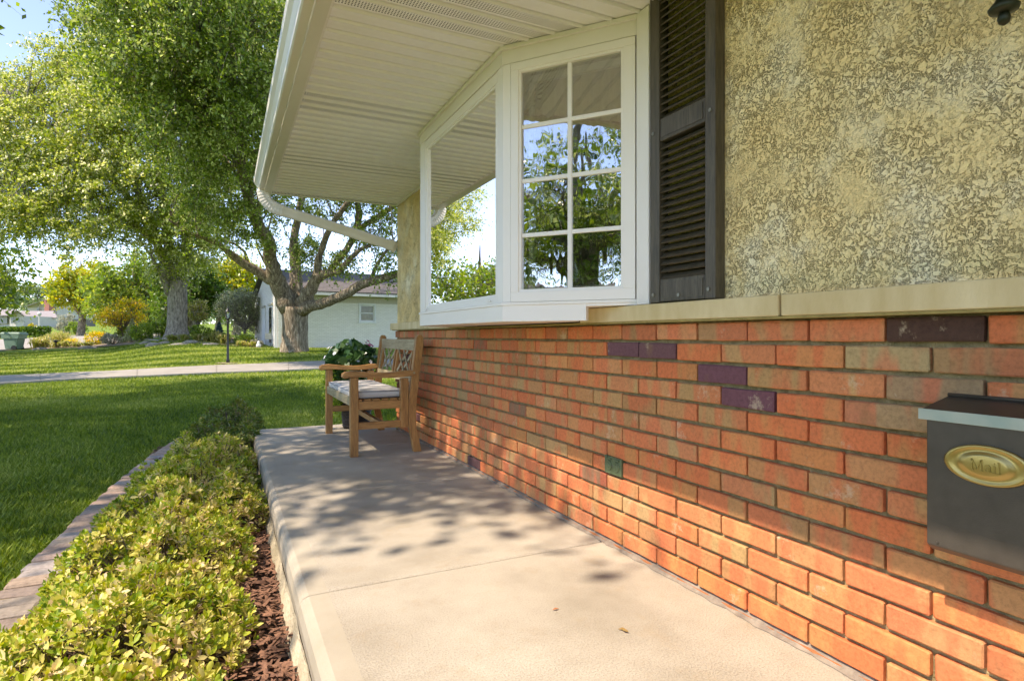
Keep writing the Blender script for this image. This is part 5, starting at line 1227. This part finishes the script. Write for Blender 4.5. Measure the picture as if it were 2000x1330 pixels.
for u0, u1, v0, v1 in ((50, 59, 624, 629.5), (82, 97, 624, 632)):
    o = quad(r2, [(u0, v0, 96.7), (u1, v0, 96.7), (u1, v1, 96.7), (u0, v1, 96.7)], 'window', creamm, th=.06); quad(r2, [(u0+1, v0+1, 96.6), (u1-1, v0+1, 96.6), (u1-1, v1-1.2, 96.6), (u0+1, v1-1.2, 96.6)], 'pane', winm, o, th=.04)
r3 = empty('two_storey_house', G(80, 112)); tag(r3, 'pale two storey house with red brick chimney rising over the grey house', 'house')
house_box(r3, 54, 112, 112, 598, 640, 10, 'wall', whitep); quad(r3, [(54, 598, 112), (112, 598, 112), (100, 585, 112)], 'gable', whitep, th=.2)
quad(r3, [(47, 600, 110.5), (86, 587, 110.5), (86, 587, 122), (47, 600, 122)], 'roof', roofm)
quad(r3, [(72, 601, 111.6), (76.5, 601, 111.6), (76.5, 608, 111.6), (72, 608, 111.6)], 'window', winm, th=.05)
house_box(r3, 86.5, 95.5, 110.5, 580, 640, 1.2, 'chimney', redb); house_box(r3, 85.5, 96.5, 110.3, 578.5, 580, 1.4, 'chimney_cap', creamm)
p = G(77, 90); lp2 = empty('street_lamp', p); tag(lp2, 'small white globe lamp in front of the far grey house', 'lamp')
MB().tube([(0, 0, 0), (0, 0, 1.9)], [.12, .12], 6).build('pole', whitep, lp2); MB().lathe([(.1, 1.9), (.28, 2.1), (.28, 2.3), (.1, 2.5)], n=10).build('globe', whitep, lp2, smooth=True)
# house across the way, seen only mirrored in the bay window
r4 = empty('facing_house', (-34, -8, -.3)); tag(r4, 'low brick house across the lawn mirrored in the bay window', 'house')
MB().box(-4, 4, -8, 8, 0, 2.7).build('wall', sb_m, r4); MB().prism([(-4.6, 2.7), (4.6, 2.7), (0, 4.6)], 'y', -8.5, 8.5).build('roof', M['asphalt'], r4)
for y_ in (-5, 0, 5): MB().box(4.0, 4.04, y_-.7, y_+.7, .9, 2.1).build('window', winm, r4)

# ------------------------------------------------------------------ trees on the far left, mirrored in the bay glass
for x, y_, r, h, lab in ((-13, 36, 4.5, 7.5, 'round tree left of the frame mirrored low in the picture window'), (-22, 30, 5, 9, 'spreading tree left of the frame mirrored in the bay glass'), (-26, 12, 5, 10, 'tall tree far left of the frame across the lawn')):
    auto_tree('garden_tree', lab, x, y_, h, r, h*.55, h*.42, 9000, .25, ML['grn'], M['bark'], .3, int(-x)+int(y_), nl=11, cl_r=.7, cl_n=45)

# ------------------------------------------------------------------ azaleas
def azalea(label, x, y, rx, ry, h, mk, n, seed, size=.034):
    r_ = np.random.default_rng(seed); z0 = -.25; root = empty('azalea', (x, y, z0)); tag(root, label, 'shrub', 'azaleas between the brick edging and the porch')
    # shoot tips over a lumpy mound, each with a rosette of leaves
    a_ = r_.uniform(0, 2*math.pi, n); q = np.sqrt(r_.uniform(0, 1, n)); tx, ty = np.cos(a_)*q*rx, np.sin(a_)*q*ry
    lump = np.array([mnoise.noise(Vector((x+tx[i], y+ty[i], seed*.37))*6.5) for i in range(n)])
    prof = np.sqrt(np.clip(1-q**2.6, 0, 1)); tz = h*(.25+.75*prof)*(1+.6*lump)*np.where(r_.uniform(0, 1, n) < .4, r_.uniform(.4, .95, n), 1.)+r_.normal(0, .012, n)
    tip = np.stack([tx, ty, np.maximum(tz, .04)], -1); ax = np.stack([tx/rx*.75, ty/ry*.75, np.ones(n)*.9], -1)+r_.normal(0, .28, (n, 3)); ax /= np.linalg.norm(ax, axis=1)[:, None]
    m = 8; N = n*m; T = np.repeat(tip, m, 0); A_ = np.repeat(ax, m, 0); ph = r_.uniform(0, 6.28, n).repeat(m)+np.tile(np.arange(m)*2.4, n)
    ref = np.cross(A_, np.array([.3, .9, .1])); ref /= np.linalg.norm(ref, axis=1)[:, None]; bi = np.cross(A_, ref)
    o = ref*np.cos(ph)[:, None]+bi*np.sin(ph)[:, None]; tilt = np.tile(np.linspace(.25, 1.25, m), n)+r_.normal(0, .18, N)
    d = A_*np.cos(tilt)[:, None]+o*np.sin(tilt)[:, None]; nr = A_*np.sin(tilt)[:, None]-o*np.cos(tilt)[:, None]; s = np.cross(d, nr)
    L_ = (size*r_.uniform(.55, 1.35, N)*np.tile(np.linspace(.75, 1.1, m), n))[:, None]; w = L_*r_.uniform(.20, .27, N)[:, None]
    B = T-A_*(np.tile(np.linspace(0, .02, m), n))[:, None]+d*.003
    V_ = np.stack([B, B+d*L_*.40+s*w-nr*L_*.0, B+d*L_*.78+s*w*.85, B+d*L_-nr*L_*.10, B+d*L_*.78-s*w*.85, B+d*L_*.40-s*w, B+d*L_*.55-nr*w*.35], 1)
    me = np_mesh('foliage', V_, [(0, 6, 1), (1, 6, 2), (2, 6, 3), (3, 6, 4), (4, 6, 5), (5, 6, 0)], 3, np.clip(r_.uniform(0, 1, n).repeat(m)*.55+r_.uniform(0, 1, N)*.45+np.tile(np.linspace(-.12, .12, m), n), 0, 1), smooth=False)
    f_ = link('foliage', me, ML[mk], root); f_['kind'] = 'stuff'
    b = MB(); sel = r_.choice(n, min(n, 320), replace=False)
    for i in sel:
        t = Vector(tip[i]); s0 = Vector((t.x*.15, t.y*.15, -.02)); mid_ = s0.lerp(t, .55)+Vector((r_.normal(0, .02), r_.normal(0, .02), -.02)); b.tube([s0, mid_, t], [.005, .0035, .0018], 4, cap=False)
    b.build('stem', M['twig'], root)
AZ = [(-.36, .95, .34, .42, .20, 'aza', 420, 'pale leaved azalea nearest the bottom edge of the photo'), (-.35, 1.62, .42, .46, .19, 'aza', 1050, 'azalea with large cream leaves at the bottom left corner'), (-.31, 2.35, .41, .46, .21, 'aza', 1170, 'second nearest azalea, opposite the porch joint closest to us'),
      (-.27, 3.05, .40, .46, .24, 'aza', 1170, 'azalea beside the crumbling edge of the second porch slab'), (-.20, 3.72, .42, .46, .28, 'aza', 1105, 'azalea with pink tinged leaves in the middle of the row'), (-.17, 4.38, .40, .46, .28, 'aza', 1040, 'yellow green azalea in front of the bench'),
      (-.12, 5.05, .38, .46, .28, 'aza', 910, 'azalea with orange tips just before the dark one'), (-.02, 5.72, .36, .44, .31, 'azd', 700, 'dark green azalea at the far porch corner'), (.02, 6.45, .34, .46, .37, 'azd', 750, 'last dark azalea standing out against the lawn')]
for i, (x, y_, rx, ry, h, mk, n, lab) in enumerate(AZ): azalea(lab, x, y_, rx, ry, h, mk, n, 20+i, .035 if y_ < 2.0 else .030)
# ------------------------------------------------------------------ flower pot beyond the bench
fp = empty('flower_pot', (1.12, 5.68, 0)); tag(fp, 'dark wicker pot of white and magenta impatiens behind the bench', 'flower pot')
b = MB(); b.lathe([(.115, 0), (.125, .02), (.155, .36), (.165, .38), (.165, .41), (.15, .41), (.145, .38)], n=28); b.build('pot', M['wicker'], fp)
for k in range(14):
    z = .02+k*.026; r_v = .1255+z*.088; b = MB(); b.lathe([(r_v-.002, z), (r_v+.004, z+.008), (r_v-.002, z+.016)], n=28); b.build('wicker_band', M['wicker'], fp)
n = 420; c = ellip_pts(n, (-.05, -.02, .62), (.24, .24, .22), .55); q = leaf_quads(c, .085, up_bias=.5, asp=.8); me = np_mesh('foliage', q, [(0, 1, 2, 3)], 4, rng.uniform(0, 1, n)); o = link('foliage', me, ML['begon'], fp); o['kind'] = 'stuff'
n = 1800; c = ellip_pts(n, (-.19, .0, .40), (.13, .16, .27), .3); o = leaves('trailing_foliage', c, .026, ML['grn'], fp); 
flw = simple('white_petals', (.8, .8, .8), (.7, .7, .72), 9, .6); flm = simple('magenta_petals', (.52, .01, .14), (.38, .01, .1), 9, .6); flr = simple('red_petals', (.45, .02, .03), (.3, .01, .02), 9, .6)
random.seed(8)
for i in range(34):
    a_ = random.uniform(0, 6.28); el = random.uniform(-.2, 1.); rr = random.uniform(.9, 1.05); ce = Vector((-.05+math.cos(a_)*.25*rr*math.cos(el), -.02+math.sin(a_)*.25*rr*math.cos(el), .62+.23*math.sin(el)))
    m = flw
    if i in (0, 1, 2, 3, 6, 7): m = flm; ce = Vector((.10+random.uniform(-.03, .03), -.14+random.uniform(-.03, .03), .79+random.uniform(-.025, .03)))
    if i in (4, 5, 8): m = flr; ce = Vector((.0+random.uniform(-.03, .03), -.12, .78))
    b = MB(); nrm = (ce-Vector((-.05, -.02, .55))).normalized(); t1 = nrm.cross(Vector((0, .2, 1))).normalized(); t2 = nrm.cross(t1)
    for k in range(5):
        q = 2*math.pi*k/5; d_ = t1*math.cos(q)+t2*math.sin(q); s_ = t1*-math.sin(q)+t2*math.cos(q); R_ = .019
        b.add([ce, ce+d_*R_*.6+s_*R_*.5+nrm*.004, ce+d_*R_*1.1+nrm*.002, ce+d_*R_*.6-s_*R_*.5+nrm*.004], [(0, 1, 2, 3)])
    b.build('flower', m, fp)

# debris on the porch
b = MB(); b.add([(0, 0, .001), (.012, .004, .005), (.026, 0, .002), (.012, -.005, .004)], [(0, 1, 2, 3)]); o = b.build('fallen_leaf', simple('dry_leaf', (.42, .16, .06), None)); o.location = (.93, 1.62, .002); tag(o, 'tiny orange dry leaf lying on the nearest concrete slab', 'leaf')
b = MB(); b.tube([(0, 0, .004), (.01, .004, .007), (.022, -.002, .004), (.03, .006, .003)], [.002, .004, .004, .001], 6); o = b.build('seed_pod', simple('dry_pod', (.30, .18, .05), None)); o.location = (1.06, 1.40, .002); o.rotation_euler = (0, 0, 1.9); tag(o, 'small curled brown seed pod on the nearest slab close to the wall', 'seed pod')

# ------------------------------------------------------------------ grass blades
def stripe(x, y):
    yl = np.interp(x, [q[0] for q in PU], [q[1] for q in PU]); return .5+.5*np.tanh(4*np.sin((y-yl+.25*np.sin(x*.7))*math.pi/1.15))
def blades_lawn(name, n, d0, d1, hgt, wid, p=1.6, ulo=-150, uhi=860):
    t = rng.uniform(0, 1, n)**p; d = d0+(d1-d0)*t; u = rng.uniform(ulo, uhi, n); s = (u-1000)/F_
    x = d*(SA+s*CA); y = d*(CA-s*SA)
    keep = ~((x > bed_left(y)+.0) & (y < 6.9) & (x < 1.6)) & ~((x > -.45) & (y < 6.9) & (x < 1.6)) & (x < np.where(y < 5.9, .2, 4.5))
    for P_, sg in ((PU, 1), (PL, -1)): pass
    yl = np.interp(x, [q[0] for q in PL], [q[1] for q in PL]); yu = np.interp(x, [q[0] for q in PU], [q[1] for q in PU]); keep &= ~((y > yl-.02) & (y < yu+.02))
    x, y, d = x[keep], y[keep], d[keep]; n = len(x); z = Hn(x, y)
    # tufts: clumped height
    a_ = rng.uniform(0, 6.28, n); lean = rng.uniform(.1, .75, n); h = hgt*rng.uniform(.55, 1.25, n); w = wid*rng.uniform(.7, 1.3, n)*(1+d/12)
    g = np.stack([x, y, z], -1); si = np.stack([-np.sin(a_), np.cos(a_), np.zeros(n)], -1)*w[:, None]; le = np.stack([np.cos(a_)*lean*h, np.sin(a_)*lean*h, h], -1)
    V_ = np.stack([g-si, g+si, g+le*.55+si*.7+np.array([0, 0, .0]), g+le*np.array([1.25, 1.25, .95])], 1)
    dry = np.array([mnoise.noise(Vector((a*.55, b*.55, 4.))) for a, b in zip(x[::1], y[::1])]) if n < 400000 else 0
    rn = np.clip(rng.uniform(0, .75, n)+dry*.35+(stripe(x, y)*.42-.08 if d0 > 10 else .06), 0, 1)
    me = np_mesh(name, V_, [(0, 1, 2, 3)], 4, rn); o = link(name, me, ML['grass']); return o
tag(blades_lawn('grass', 420000, 1.5, 15, .050, .0022, 1.25, -650), 'short mown green grass of the near lawn in tree shade', 'grass', kind='stuff')
tag(blades_lawn('grass', 110000, 15, 29, .055, .004, 1.0, -60, 800), 'mown lawn grass beyond the concrete driveway', 'grass', kind='stuff')
